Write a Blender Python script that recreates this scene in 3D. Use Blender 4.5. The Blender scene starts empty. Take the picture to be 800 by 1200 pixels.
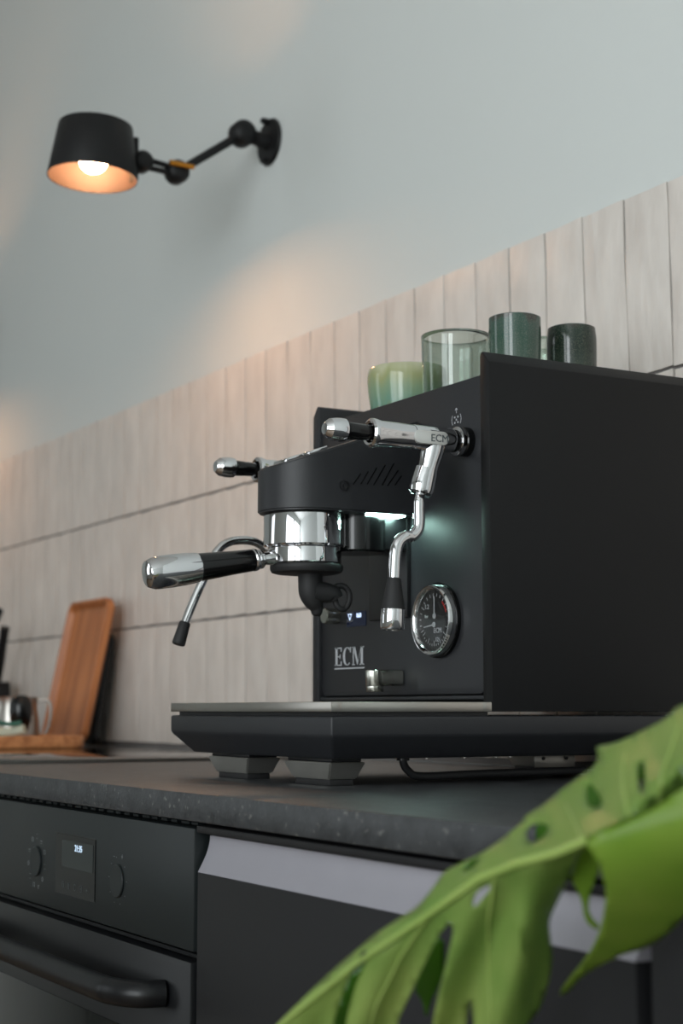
import bpy, bmesh, math, random
from mathutils import Vector, Matrix
from mathutils.geometry import delaunay_2d_cdt

random.seed(7)
sc = bpy.context.scene
col = sc.collection

# ------------------------------------------------------------------ camera
FPX = 1900.0                                   # focal length in pixels of an 800 x 1200 frame
PITCH = math.radians(6.96)
HEAD = math.radians(29.66)
CAM = Vector((1.201, -1.127, 0.986))
fwd_h = Vector((-math.cos(HEAD), math.sin(HEAD), 0))
right_v = Vector((math.sin(HEAD), math.cos(HEAD), 0))
fwd = fwd_h * math.cos(PITCH) + Vector((0, 0, math.sin(PITCH)))
up_v = Vector((0, 0, math.cos(PITCH))) - fwd_h * math.sin(PITCH)
cd = bpy.data.cameras.new('camera')
cam = bpy.data.objects.new('camera', cd)
col.objects.link(cam)
cam.matrix_world = Matrix.Translation(CAM) @ Matrix((right_v, up_v, -fwd)).transposed().to_4x4()
cd.sensor_fit = 'VERTICAL'
cd.sensor_height = 36.0
cd.lens = FPX * 36.0 / 1200.0
cd.clip_start = 0.02
cd.dof.use_dof = True
cd.dof.focus_distance = 1.42
cd.dof.aperture_fstop = 7.0
sc.camera = cam

# ------------------------------------------------------------------ world, light, exposure
w = bpy.data.worlds.new('world')
sc.world = w
w.use_nodes = True
w.node_tree.nodes['Background'].inputs['Color'].default_value = (0.78, 0.86, 0.9, 1)
w.node_tree.nodes['Background'].inputs['Strength'].default_value = 1.0
vs = sc.view_settings
vs.view_transform = 'Standard'
vs.look = 'None'
vs.gamma = 1.0
vs.use_curve_mapping = False
vs.exposure = -0.1
sc.cycles.max_bounces = 10
sc.cycles.transparent_max_bounces = 16
sc.cycles.sample_clamp_indirect = 6.0


def area(name, loc, target, sx, sy, energy, color):
    l = bpy.data.lights.new(name, 'AREA')
    l.shape = 'RECTANGLE'
    l.size, l.size_y = sx, sy
    l.energy = energy
    l.color = color
    o = bpy.data.objects.new(name, l)
    col.objects.link(o)
    o.location = loc
    o.rotation_euler = (Vector(target) - Vector(loc)).to_track_quat('-Z', 'Y').to_euler()
    return o


# daylight standing in the window openings of the front wall
area('window_daylight', (0.92, -3.36, 1.58), (0.92, 0, 1.58), 1.22, 1.95, 34, (0.93, 0.98, 1.0))
area('window_daylight', (2.38, -3.36, 1.58), (2.38, 0, 1.58), 1.22, 1.95, 62, (0.93, 0.98, 1.0))
area('window_daylight', (-2.60, -3.36, 1.58), (-2.60, 0, 1.58), 0.98, 1.95, 9, (0.93, 0.98, 1.0))  # unseen left window, added to brighten reflections on the machine front


# ------------------------------------------------------------------ materials
def lin(c):
    return tuple(((v / 255.0) / 12.92 if v / 255.0 <= 0.04045 else ((v / 255.0 + 0.055) / 1.055) ** 2.4) for v in c) + (1.0,)


class NT:
    def __init__(s, name):
        s.m = bpy.data.materials.new(name)
        s.m.use_nodes = True
        s.t = s.m.node_tree
        s.b = s.t.nodes['Principled BSDF']

    def n(s, kind, **kw):
        nd = s.t.nodes.new(kind)
        for k, v in kw.items():
            if k in nd.inputs:
                nd.inputs[k].default_value = v
            else:
                setattr(nd, k, v)
        return nd

    def l(s, a, b):
        s.t.links.new(a, b)


def mat(name, rgb, rough=0.5, metal=0.0, noise=0.0, nscale=60, bump=0.0, bscale=200, spec=0.5, coat=0.0, emit=None, estr=0, trans=0.0, ior=1.45, stretch=None, rnoise=0.0):
    k = NT(name)
    b = k.b
    b.inputs['Base Color'].default_value = lin(rgb)
    b.inputs['Roughness'].default_value = rough
    b.inputs['Metallic'].default_value = metal
    b.inputs['Specular IOR Level'].default_value = spec
    b.inputs['Coat Weight'].default_value = coat
    b.inputs['Coat Roughness'].default_value = 0.08
    b.inputs['Transmission Weight'].default_value = trans
    b.inputs['IOR'].default_value = ior
    if emit:
        b.inputs['Emission Color'].default_value = lin(emit)
        b.inputs['Emission Strength'].default_value = estr
    tc = k.n('ShaderNodeTexCoord')
    src = tc.outputs['Object']
    if stretch:
        mp = k.n('ShaderNodeMapping')
        mp.inputs['Scale'].default_value = stretch
        k.l(src, mp.inputs['Vector'])
        src = mp.outputs['Vector']
    if noise > 0 or rnoise > 0:
        nz = k.n('ShaderNodeTexNoise', Scale=nscale, Detail=5.0)
        k.l(src, nz.inputs['Vector'])
    if noise > 0:
        mx = k.n('ShaderNodeMixRGB', blend_type='MULTIPLY')
        mx.inputs[0].default_value = 1.0
        mx.inputs[1].default_value = lin(rgb)
        mr = k.n('ShaderNodeMapRange')
        mr.inputs['To Min'].default_value = 1 - noise
        mr.inputs['To Max'].default_value = 1 + noise
        k.l(nz.outputs['Fac'], mr.inputs['Value'])
        k.l(mr.outputs['Result'], mx.inputs[2])
        k.l(mx.outputs[0], b.inputs['Base Color'])
    if rnoise > 0:
        mr2 = k.n('ShaderNodeMapRange')
        mr2.inputs['To Min'].default_value = max(0, rough - rnoise)
        mr2.inputs['To Max'].default_value = rough + rnoise
        k.l(nz.outputs['Fac'], mr2.inputs['Value'])
        k.l(mr2.outputs['Result'], b.inputs['Roughness'])
    if bump > 0:
        n2 = k.n('ShaderNodeTexNoise', Scale=bscale, Detail=3.0)
        k.l(src, n2.inputs['Vector'])
        bp = k.n('ShaderNodeBump', Strength=bump, Distance=0.001)
        k.l(n2.outputs['Fac'], bp.inputs['Height'])
        k.l(bp.outputs['Normal'], b.inputs['Normal'])
    return k.m


M = {}
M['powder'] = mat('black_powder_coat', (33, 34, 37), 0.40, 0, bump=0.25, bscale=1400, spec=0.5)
M['powder_shaded'] = mat('shaded_powder_coat', (20, 20, 21), 0.5, 0, bump=0.2, bscale=1400, spec=0.3)  # darker copy of the coat: the right flank's shade put into its colour
M['black'] = mat('black_plastic', (22, 22, 24), 0.38, spec=0.45)
M['black_gloss'] = mat('black_gloss', (9, 9, 10), 0.16, spec=0.5)
M['rubber'] = mat('black_rubber', (30, 30, 31), 0.62, bump=0.1)
M['chrome'] = mat('chrome', (214, 214, 216), 0.055, 1.0)
M['steel'] = mat('brushed_steel', (176, 172, 166), 0.3, 1.0, noise=0.08, nscale=40, stretch=(2, 2, 60), rnoise=0.06)
M['steel_foot'] = mat('satin_steel', (182, 180, 174), 0.4, 0.9, noise=0.12, nscale=40, rnoise=0.08)
M['nickel'] = mat('satin_nickel', (178, 178, 170), 0.22, 1.0)
M['nickel_light'] = mat('satin_plate', (205, 205, 202), 0.4, 0.6)
M['logo'] = mat('silver_print', (190, 192, 196), 0.4, 0.2)
M['print'] = mat('pale_print', (120, 124, 126), 0.5)
M['print_dim'] = mat('dim_print', (80, 86, 88), 0.5)
M['red'] = mat('red_mark', (170, 40, 36), 0.4)
M['brass'] = mat('brass', (196, 134, 52), 0.3, 1.0)
M['led'] = mat('led_strip', (230, 255, 248), 0.5, emit=(195, 245, 232), estr=55)
M['screen'] = mat('blue_screen_glass', (10, 16, 34), 0.1, emit=(26, 44, 90), estr=0.12)
M['digit'] = mat('lit_digits', (220, 235, 255), 0.5, emit=(205, 225, 255), estr=1.3)
M['digit_oven'] = mat('lit_oven_digits', (220, 235, 255), 0.5, emit=(170, 200, 225), estr=0.5)
M['wall'] = mat('painted_wall', (208, 212, 210), 0.75, noise=0.015, nscale=3, bump=0.05, bscale=120, spec=0.25)
M['grout'] = mat('grey_grout', (108, 104, 102), 0.9, noise=0.1)
M['ceiling'] = mat('ceiling_paint', (226, 228, 226), 0.85)
M['floor'] = mat('floor_boards', (124, 104, 84), 0.5, noise=0.2, nscale=8, stretch=(1, 12, 1))
M['oven'] = mat('oven_front', (26, 31, 32), 0.4, spec=0.45)
M['oven_dark'] = mat('oven_door', (17, 18, 20), 0.35, spec=0.4)
M['oven_glass'] = mat('oven_glass', (14, 16, 16), 0.06, spec=0.6)
M['display'] = mat('display_glass', (8, 9, 10), 0.08, spec=0.5)
M['display_in'] = mat('display_panel', (34, 40, 40), 0.2, spec=0.5)
M['cab'] = mat('cabinet_front', (25, 25, 27), 0.48, spec=0.35, bump=0.1, bscale=900)
M['cab_dark'] = mat('cabinet_carcass', (16, 16, 17), 0.7, spec=0.2)
M['grip'] = mat('grip_profile', (160, 158, 166), 0.42, 0.35, noise=0.04, nscale=30)
M['hob'] = mat('hob_glass', (12, 11, 11), 0.07, spec=0.5)
M['shade'] = mat('lamp_black', (20, 20, 21), 0.5, spec=0.35, bump=0.1, bscale=900)
M['shade_in'] = mat('lamp_gold_inside', (30, 15, 5), 0.6, 0.0)
M['bulb'] = mat('lamp_bulb', (255, 240, 215), 0.4, emit=(255, 190, 138), estr=230)
M['glass'] = mat('green_glass', (206, 218, 212), 0.0, trans=1.0, ior=1.45)
M['glass_clear'] = mat('clear_glass', (222, 236, 228), 0.0, trans=1.0, ior=1.45)
def thin_glass():
    k = NT('gauge_glass')
    k.b.inputs['Roughness'].default_value = 0.02
    k.b.inputs['Base Color'].default_value = (0, 0, 0, 1)
    tr = k.n('ShaderNodeBsdfTransparent')
    lw = k.n('ShaderNodeLayerWeight', Blend=0.5)
    pw = k.n('ShaderNodeMath', operation='POWER'); pw.inputs[1].default_value = 4.0
    fr = k.n('ShaderNodeMath', operation='MULTIPLY_ADD'); fr.inputs[1].default_value = 0.5; fr.inputs[2].default_value = 0.03
    k.l(lw.outputs['Facing'], pw.inputs[0]); k.l(pw.outputs[0], fr.inputs[0])
    mx = k.n('ShaderNodeMixShader')
    gl = k.n('ShaderNodeBsdfGlossy', Roughness=0.02)
    k.l(fr.outputs[0], mx.inputs[0]); k.l(tr.outputs[0], mx.inputs[1]); k.l(gl.outputs[0], mx.inputs[2])
    k.l(mx.outputs[0], k.t.nodes['Material Output'].inputs['Surface'])
    return k.m
M['pane'] = thin_glass()
M['dial'] = mat('dial_face', (14, 14, 15), 0.4)
M['dial_grey'] = mat('dial_grey', (52, 54, 56), 0.4)
M['cloth'] = mat('striped_cloth', (196, 200, 182), 0.9, bump=0.4, bscale=300)
M['cloth_green'] = mat('cloth_stripe', (66, 112, 98), 0.9)
M['pot'] = mat('clay_pot', (150, 140, 128), 0.7)
M['soil'] = mat('soil', (48, 36, 28), 0.95, bump=0.6, bscale=60)


def tile_mat():
    k = NT('handmade_tile')
    tc = k.n('ShaderNodeTexCoord')
    oi = k.n('ShaderNodeObjectInfo')
    ad = k.n('ShaderNodeVectorMath', operation='ADD')
    ml = k.n('ShaderNodeVectorMath', operation='SCALE')
    cb = k.n('ShaderNodeCombineXYZ')
    k.l(oi.outputs['Random'], cb.inputs[0]); k.l(oi.outputs['Random'], cb.inputs[2])
    k.l(cb.outputs[0], ml.inputs[0]); ml.inputs['Scale'].default_value = 37.0
    k.l(tc.outputs['Object'], ad.inputs[0]); k.l(ml.outputs[0], ad.inputs[1])
    mp = k.n('ShaderNodeMapping'); mp.inputs['Scale'].default_value = (2.2, 1, 0.8)
    k.l(ad.outputs[0], mp.inputs['Vector'])
    nz = k.n('ShaderNodeTexNoise', Scale=16.0, Detail=4.0)
    k.l(mp.outputs[0], nz.inputs['Vector'])
    cr = k.n('ShaderNodeValToRGB')
    cr.color_ramp.elements[0].position = 0.3; cr.color_ramp.elements[0].color = lin((206, 198, 191))
    cr.color_ramp.elements[1].position = 0.72; cr.color_ramp.elements[1].color = lin((222, 215, 208))
    k.l(nz.outputs['Fac'], cr.inputs['Fac'])
    hv = k.n('ShaderNodeHueSaturation')
    mr = k.n('ShaderNodeMapRange'); mr.inputs['To Min'].default_value = 0.96; mr.inputs['To Max'].default_value = 1.04
    k.l(oi.outputs['Random'], mr.inputs['Value']); k.l(mr.outputs[0], hv.inputs['Value'])
    k.l(cr.outputs['Color'], hv.inputs['Color'])
    k.l(hv.outputs['Color'], k.b.inputs['Base Color'])
    k.b.inputs['Roughness'].default_value = 0.33
    k.b.inputs['Specular IOR Level'].default_value = 0.45
    n2 = k.n('ShaderNodeTexNoise', Scale=22.0, Detail=2.0)
    k.l(mp.outputs[0], n2.inputs['Vector'])
    bp = k.n('ShaderNodeBump', Strength=0.5, Distance=0.004)
    k.l(n2.outputs['Fac'], bp.inputs['Height']); k.l(bp.outputs[0], k.b.inputs['Normal'])
    return k.m


def stone_mat():
    k = NT('dark_stone')
    tc = k.n('ShaderNodeTexCoord')
    nz = k.n('ShaderNodeTexNoise', Scale=45.0, Detail=8.0, Roughness=0.65)
    k.l(tc.outputs['Object'], nz.inputs['Vector'])
    cr = k.n('ShaderNodeValToRGB')
    cr.color_ramp.elements[0].position = 0.32; cr.color_ramp.elements[0].color = lin((36, 38, 40))
    cr.color_ramp.elements[1].position = 0.7; cr.color_ramp.elements[1].color = lin((61, 63, 65))
    k.l(nz.outputs['Fac'], cr.inputs['Fac'])
    n2 = k.n('ShaderNodeTexNoise', Scale=190.0, Detail=2.0, Roughness=0.5)
    k.l(tc.outputs['Object'], n2.inputs['Vector'])
    r2 = k.n('ShaderNodeValToRGB')
    r2.color_ramp.elements[0].position = 0.64; r2.color_ramp.elements[0].color = (0, 0, 0, 1)
    r2.color_ramp.elements[1].position = 0.72; r2.color_ramp.elements[1].color = (0.45, 0.45, 0.45, 1)
    k.l(n2.outputs['Fac'], r2.inputs['Fac'])
    mx = k.n('ShaderNodeMixRGB'); mx.inputs[2].default_value = lin((122, 122, 118))
    k.l(r2.outputs['Color'], mx.inputs[0]); k.l(cr.outputs['Color'], mx.inputs[1])
    k.l(mx.outputs[0], k.b.inputs['Base Color'])
    k.b.inputs['Roughness'].default_value = 0.4
    k.b.inputs['Specular IOR Level'].default_value = 0.5
    n3 = k.n('ShaderNodeTexNoise', Scale=260.0, Detail=4.0)
    k.l(tc.outputs['Object'], n3.inputs['Vector'])
    bp = k.n('ShaderNodeBump', Strength=0.35, Distance=0.0008)
    k.l(n3.outputs['Fac'], bp.inputs['Height']); k.l(bp.outputs[0], k.b.inputs['Normal'])
    return k.m


def wood_mat(name, a, b_, scale=(30, 30, 2.2)):
    k = NT(name)
    tc = k.n('ShaderNodeTexCoord')
    mp = k.n('ShaderNodeMapping'); mp.inputs['Scale'].default_value = scale
    k.l(tc.outputs['Object'], mp.inputs['Vector'])
    nz = k.n('ShaderNodeTexNoise', Scale=2.6, Detail=6.0, Distortion=0.6)
    k.l(mp.outputs[0], nz.inputs['Vector'])
    cr = k.n('ShaderNodeValToRGB')
    cr.color_ramp.elements[0].position = 0.3; cr.color_ramp.elements[0].color = lin(a)
    cr.color_ramp.elements[1].position = 0.7; cr.color_ramp.elements[1].color = lin(b_)
    k.l(nz.outputs['Fac'], cr.inputs['Fac'])
    k.l(cr.outputs['Color'], k.b.inputs['Base Color'])
    k.b.inputs['Roughness'].default_value = 0.42
    return k.m


def glaze_mat(name, stops, z0, z1, speck=None, rough=0.12, rim=None):
    """reactive glaze: colour bands run down the pot, with drips and iron speckles"""
    k = NT(name)
    tc = k.n('ShaderNodeTexCoord')
    sp = k.n('ShaderNodeSeparateXYZ')
    k.l(tc.outputs['Object'], sp.inputs[0])
    mp = k.n('ShaderNodeMapping'); mp.inputs['Scale'].default_value = (70, 70, 9)
    k.l(tc.outputs['Object'], mp.inputs['Vector'])
    nz = k.n('ShaderNodeTexNoise', Scale=1.0, Detail=3.0)
    k.l(mp.outputs[0], nz.inputs['Vector'])
    mr = k.n('ShaderNodeMapRange')
    mr.inputs['From Min'].default_value = z0; mr.inputs['From Max'].default_value = z1
    k.l(sp.outputs['Z'], mr.inputs['Value'])
    ma = k.n('ShaderNodeMath', operation='MULTIPLY_ADD')
    ma.inputs[1].default_value = 0.5; ma.inputs[2].default_value = -0.25
    k.l(nz.outputs['Fac'], ma.inputs[0])
    ad = k.n('ShaderNodeMath', operation='ADD')
    k.l(mr.outputs[0], ad.inputs[0]); k.l(ma.outputs[0], ad.inputs[1])
    cr = k.n('ShaderNodeValToRGB')
    els = cr.color_ramp.elements
    els[0].position, els[0].color = stops[0][0], lin(stops[0][1])
    els[1].position, els[1].color = stops[-1][0], lin(stops[-1][1])
    for p_, c_ in stops[1:-1]:
        e = els.new(p_); e.color = lin(c_)
    k.l(ad.outputs[0], cr.inputs['Fac'])
    out = cr.outputs['Color']
    if speck:
        n2 = k.n('ShaderNodeTexNoise', Scale=1100.0, Detail=2.0)
        k.l(tc.outputs['Object'], n2.inputs['Vector'])
        r2 = k.n('ShaderNodeValToRGB')
        r2.color_ramp.elements[0].position = 0.52; r2.color_ramp.elements[0].color = (0, 0, 0, 1)
        r2.color_ramp.elements[1].position = 0.66; r2.color_ramp.elements[1].color = (1, 1, 1, 1)
        k.l(n2.outputs['Fac'], r2.inputs['Fac'])
        mx = k.n('ShaderNodeMixRGB'); mx.inputs[2].default_value = lin(speck)
        k.l(r2.outputs['Color'], mx.inputs[0]); k.l(out, mx.inputs[1])
        out = mx.outputs[0]
    k.l(out, k.b.inputs['Base Color'])
    k.b.inputs['Roughness'].default_value = rough
    return k.m


def leaf_mat(name, dark, light, thick=0.55):
    k = NT(name)
    tc = k.n('ShaderNodeTexCoord')
    nz = k.n('ShaderNodeTexNoise', Scale=16.0, Detail=3.0)
    k.l(tc.outputs['Object'], nz.inputs['Vector'])
    cr = k.n('ShaderNodeValToRGB')
    cr.color_ramp.elements[0].position = 0.32; cr.color_ramp.elements[0].color = lin(dark)
    cr.color_ramp.elements[1].position = 0.7; cr.color_ramp.elements[1].color = lin(light)
    k.l(nz.outputs['Fac'], cr.inputs['Fac'])
    k.l(cr.outputs['Color'], k.b.inputs['Base Color'])
    k.b.inputs['Roughness'].default_value = 0.28
    k.b.inputs['Specular IOR Level'].default_value = 0.45
    tr = k.n('ShaderNodeBsdfTranslucent')
    hs = k.n('ShaderNodeHueSaturation'); hs.inputs['Saturation'].default_value = 1.2; hs.inputs['Value'].default_value = 1.25
    k.l(cr.outputs['Color'], hs.inputs['Color']); k.l(hs.outputs[0], tr.inputs['Color'])
    mx = k.n('ShaderNodeMixShader'); mx.inputs[0].default_value = 1 - thick
    k.l(k.b.outputs[0], mx.inputs[1]); k.l(tr.outputs[0], mx.inputs[2])
    k.l(mx.outputs[0], k.t.nodes['Material Output'].inputs['Surface'])
    return k.m


M['tile'] = tile_mat()
M['stone'] = stone_mat()
M['oak'] = wood_mat('warm_wood', (150, 88, 48), (196, 128, 78))
M['oak_flat'] = wood_mat('warm_wood_flat', (160, 100, 58), (206, 142, 92), (2.2, 30, 30))
M['celadon'] = glaze_mat('celadon_glaze', [(0.0, (146, 146, 96)), (0.3, (104, 140, 122)), (0.6, (128, 148, 118)), (0.8, (150, 154, 110)), (1.0, (176, 176, 146))], 1.285, 1.345, rough=0.14)
M['moss'] = glaze_mat('moss_glaze', [(0.0, (96, 108, 100)), (0.35, (66, 84, 74)), (0.7, (50, 76, 65)), (0.93, (58, 80, 72)), (1.0, (66, 64, 60))], 1.29, 1.362, speck=(88, 98, 86))
M['moss_dark'] = glaze_mat('dark_moss_glaze', [(0.0, (104, 106, 96)), (0.35, (50, 60, 52)), (0.7, (24, 38, 31)), (0.93, (32, 46, 39)), (1.0, (60, 56, 52))], 1.285, 1.364, speck=(78, 82, 70))
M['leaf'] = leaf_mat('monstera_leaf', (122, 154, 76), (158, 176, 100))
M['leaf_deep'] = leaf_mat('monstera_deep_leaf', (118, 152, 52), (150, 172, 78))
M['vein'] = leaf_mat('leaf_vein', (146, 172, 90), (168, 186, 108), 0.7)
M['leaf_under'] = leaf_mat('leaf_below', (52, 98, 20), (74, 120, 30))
M['petiole'] = leaf_mat('leaf_petiole', (60, 84, 26), (84, 110, 44), 0.9)


# ------------------------------------------------------------------ helpers
def obj(name, verts, faces, m, parent=None, smooth=True, angle=35):
    me = bpy.data.meshes.new(name)
    me.from_pydata([tuple(v) for v in verts], [], faces)
    me.update()
    return finish(name, me, m, parent, smooth, angle)


def finish(name, me, m, parent, smooth=True, angle=35):
    if smooth:
        me.shade_smooth()
        me.set_sharp_from_angle(angle=math.radians(angle))
    o = bpy.data.objects.new(name, me)
    if m:
        me.materials.append(M[m] if isinstance(m, str) else m)
    col.objects.link(o)
    if parent is not None:
        o.parent = parent
        if parent.type == 'EMPTY':
            o.location = -parent.location
    return o


def obj_bm(name, bm, m, parent=None, smooth=True, angle=35):
    bmesh.ops.recalc_face_normals(bm, faces=bm.faces)
    me = bpy.data.meshes.new(name)
    bm.to_mesh(me)
    bm.free()
    return finish(name, me, m, parent, smooth, angle)


def root(name, label, cat, loc, group=None):
    o = bpy.data.objects.new(name, None)
    o.empty_display_size = 0.05
    o.location = loc
    col.objects.link(o)
    return tag(o, label, cat, group)


def tag(o, label=None, cat=None, group=None):
    if label: o['label'] = label
    if cat: o['category'] = cat
    if group: o['group'] = group
    return o


def struct(o):
    o['kind'] = 'structure'
    return o


def bm_box(bm, a, b, bev=0.0, seg=2, shear=None):
    r = bmesh.ops.create_cube(bm, size=1.0)
    vs_ = r['verts']
    for v in vs_:
        v.co = Vector([(a[i] + b[i]) / 2 + v.co[i] * (b[i] - a[i]) for i in range(3)])
    if bev > 0:
        es = list({e for v in vs_ for e in v.link_edges})
        bmesh.ops.bevel(bm, geom=es, offset=bev, segments=seg, affect='EDGES', profile=0.5)
    return vs_


def box(name, a, b, m, parent=None, bev=0.0, seg=2):
    bm = bmesh.new()
    bm_box(bm, a, b, bev, seg)
    return obj_bm(name, bm, m, parent)


def prism(name, pts, axis, t0, t1, m, parent=None, bev=0.0, seg=2):
    """polygon given in the plane normal to axis ('X': pts are (y,z); 'Y': (x,z); 'Z': (x,y))"""
    def mk(p, t):
        return {'X': (t, p[0], p[1]), 'Y': (p[0], t, p[1]), 'Z': (p[0], p[1], t)}[axis]
    bm = bmesh.new()
    A = [bm.verts.new(mk(p, t0)) for p in pts]
    B = [bm.verts.new(mk(p, t1)) for p in pts]
    bm.faces.new(A); bm.faces.new(B[::-1])
    n = len(pts)
    for i in range(n):
        bm.faces.new((A[i], B[i], B[(i + 1) % n], A[(i + 1) % n]))
    bmesh.ops.recalc_face_normals(bm, faces=bm.faces)
    if bev:
        bmesh.ops.bevel(bm, geom=[e for e in bm.edges if e.calc_face_angle(0) > 0.5], offset=bev, segments=seg, affect='EDGES', profile=0.5)
    return obj_bm(name, bm, m, parent)


def frame_for(d):
    d = Vector(d).normalized()
    a = Vector((0, 0, 1)) if abs(d.z) < 0.9 else Vector((1, 0, 0))
    u = d.cross(a).normalized()
    return d, u, d.cross(u).normalized()


def lathe_geo(profile, origin, axis, n=40, ridges=0, amp=0.0, sx=1.0):
    o = Vector(origin)
    d, u, v = frame_for(axis)
    V, F = [], []
    for (r, t) in profile:
        for i in range(n):
            a = 2 * math.pi * i / n
            rr = r + (amp if (ridges and i % 2) else 0)
            V.append(o + d * t + u * (rr * math.cos(a) * sx) + v * (rr * math.sin(a)))
    k = len(profile)
    for j in range(k - 1):
        for i in range(n):
            i2 = (i + 1) % n
            F.append((j * n + i, j * n + i2, (j + 1) * n + i2, (j + 1) * n + i))
    if profile[0][0] > 1e-5: F.append(tuple(range(n))[::-1])
    if profile[-1][0] > 1e-5: F.append(tuple((k - 1) * n + i for i in range(n)))
    return V, F


def lathe(name, profile, origin, axis, m, parent=None, n=40, angle=35, closed=False, **kw):
    V, F = lathe_geo(profile, origin, axis, n, **kw)
    if closed:      # the profile is a closed loop: no caps
        F = [f for f in F if len(f) == 4]
        k = len(profile)
        for i in range(n):
            i2 = (i + 1) % n
            F.append(((k - 1) * n + i, (k - 1) * n + i2, i2, i))
    bm = bmesh.new()
    bv = [bm.verts.new(v) for v in V]
    for f in F:
        try: bm.faces.new([bv[i] for i in f])
        except ValueError: pass
    bmesh.ops.remove_doubles(bm, verts=bm.verts, dist=1e-6)
    return obj_bm(name, bm, m, parent, angle=angle)


def smooth_path(pts, sub=6):
    """Catmull-Rom through (x,y,z,r) points"""
    P_ = [pts[0]] + list(pts) + [pts[-1]]
    out = []
    for i in range(1, len(P_) - 2):
        p0, p1, p2, p3 = P_[i - 1:i + 3]
        for s in range(sub):
            t = s / sub
            out.append(tuple(0.5 * ((2 * p1[k]) + (-p0[k] + p2[k]) * t + (2 * p0[k] - 5 * p1[k] + 4 * p2[k] - p3[k]) * t * t + (-p0[k] + 3 * p1[k] - 3 * p2[k] + p3[k]) * t ** 3) for k in range(4)))
    out.append(tuple(pts[-1]))
    return out


def tube_bm(bm, pts, n=16, cap=True, flat=1.0):
    cs = [Vector(p[:3]) for p in pts]
    up = None
    rings = []
    for i, p in enumerate(cs):
        d = (cs[min(i + 1, len(cs) - 1)] - cs[max(i - 1, 0)]).normalized()
        if up is None:
            _, u, _v = frame_for(d)
        else:
            u = (up - d * up.dot(d)).normalized()
        up = u
        v = d.cross(u)
        r = pts[i][3]
        rings.append([bm.verts.new(p + u * (r * math.cos(2 * math.pi * k / n)) + v * (r * flat * math.sin(2 * math.pi * k / n))) for k in range(n)])
    for a, b in zip(rings, rings[1:]):
        for k in range(n):
            bm.faces.new((a[k], a[(k + 1) % n], b[(k + 1) % n], b[k]))
    if cap:
        bm.faces.new(rings[0][::-1]); bm.faces.new(rings[-1])


def tube(name, pts, m, parent=None, n=16, sub=6, angle=40, flat=1.0):
    bm = bmesh.new()
    tube_bm(bm, smooth_path(pts, sub) if sub else pts, n, True, flat)
    return obj_bm(name, bm, m, parent, angle=angle)


def text(name, s, size, centre, right, up, m, parent=None, depth=0.0003, xs=1.0):
    cu = bpy.data.curves.new(name, 'FONT')
    cu.body = s
    cu.size = size
    cu.align_x = 'CENTER'; cu.align_y = 'CENTER'
    cu.extrude = depth
    cu.resolution_u = 3
    tmp = bpy.data.objects.new('tmp', cu)
    col.objects.link(tmp)
    dg = bpy.context.evaluated_depsgraph_get()
    me = bpy.data.meshes.new_from_object(tmp.evaluated_get(dg))
    bpy.data.objects.remove(tmp)
    r, u = Vector(right).normalized(), Vector(up).normalized()
    nrm = r.cross(u)
    me.transform(Matrix.Translation(Vector(centre)) @ Matrix((r, u, nrm)).transposed().to_4x4() @ Matrix.Scale(xs, 4, (1, 0, 0)))
    me.name = name
    me.materials.clear()
    return finish(name, me, m, parent, smooth=False)


def join_polys(name, polys, place, depth, m, parent):
    """flat 2D polygons turned into one thin raised mark"""
    bm = bmesh.new()
    for pl in polys:
        A = [bm.verts.new(place(x, y, 0)) for x, y in pl]
        B = [bm.verts.new(place(x, y, depth)) for x, y in pl]
        bm.faces.new(A); bm.faces.new(B[::-1])
        for i in range(len(pl)):
            j = (i + 1) % len(pl)
            bm.faces.new((A[i], B[i], B[j], A[j]))
    return obj_bm(name, bm, m, parent, smooth=False)


def stroke(p, q, wd):
    d = Vector((q[0] - p[0], q[1] - p[1])); d.normalize()
    n_ = Vector((-d.y, d.x)) * wd / 2
    return [(p[0] + n_.x, p[1] + n_.y), (q[0] + n_.x, q[1] + n_.y), (q[0] - n_.x, q[1] - n_.y), (p[0] - n_.x, p[1] - n_.y)]


def arc_polys(cx, cy, r, a0, a1, wd, n=16):
    out = []
    for i in range(n):
        t0 = math.radians(a0 + (a1 - a0) * i / n); t1 = math.radians(a0 + (a1 - a0) * (i + 1) / n)
        out.append([(cx + (r - wd / 2) * math.cos(t0), cy + (r - wd / 2) * math.sin(t0)), (cx + (r + wd / 2) * math.cos(t0), cy + (r + wd / 2) * math.sin(t0)),
                    (cx + (r + wd / 2) * math.cos(t1), cy + (r + wd / 2) * math.sin(t1)), (cx + (r - wd / 2) * math.cos(t1), cy + (r - wd / 2) * math.sin(t1))])
    return out


def copy_tree(o, parent=None):
    c = o.copy()
    col.objects.link(c)
    if parent: c.parent = parent
    for ch in list(o.children):
        copy_tree(ch, c)
    return c


CTR = 0.92            # worktop height

# ------------------------------------------------------------------ the room
XL, XR, YF, ZC = -4.4, 3.2, -3.4, 2.95
wb = struct(box('wall_back', (XL, 0.006, 0), (XR, 0.12, ZC), 'wall'))
struct(box('wall_left', (XL - 0.12, YF - 0.12, 0), (XL, 0.12, ZC), 'wall'))
struct(box('wall_right', (XR, YF - 0.12, 0), (XR + 0.12, 0.12, ZC), 'wall'))
struct(box('floor', (XL, YF, -0.08), (XR, 0.006, 0.0), 'floor'))
struct(box('ceiling', (XL, YF, ZC), (XR, 0.006, ZC + 0.08), 'ceiling'))
bm = bmesh.new()
wins = [(-3.15, -2.05), (0.26, 1.58), (1.72, 3.04)]  # leftmost opening is added for its reflection in panel and chrome
z0, z1 = 0.55, 2.62
bm_box(bm, (XL, YF - 0.12, 0), (XR, YF, z0)); bm_box(bm, (XL, YF - 0.12, z1), (XR, YF, ZC))
xs_ = [XL] + [v for w_ in wins for v in w_] + [XR]
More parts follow.
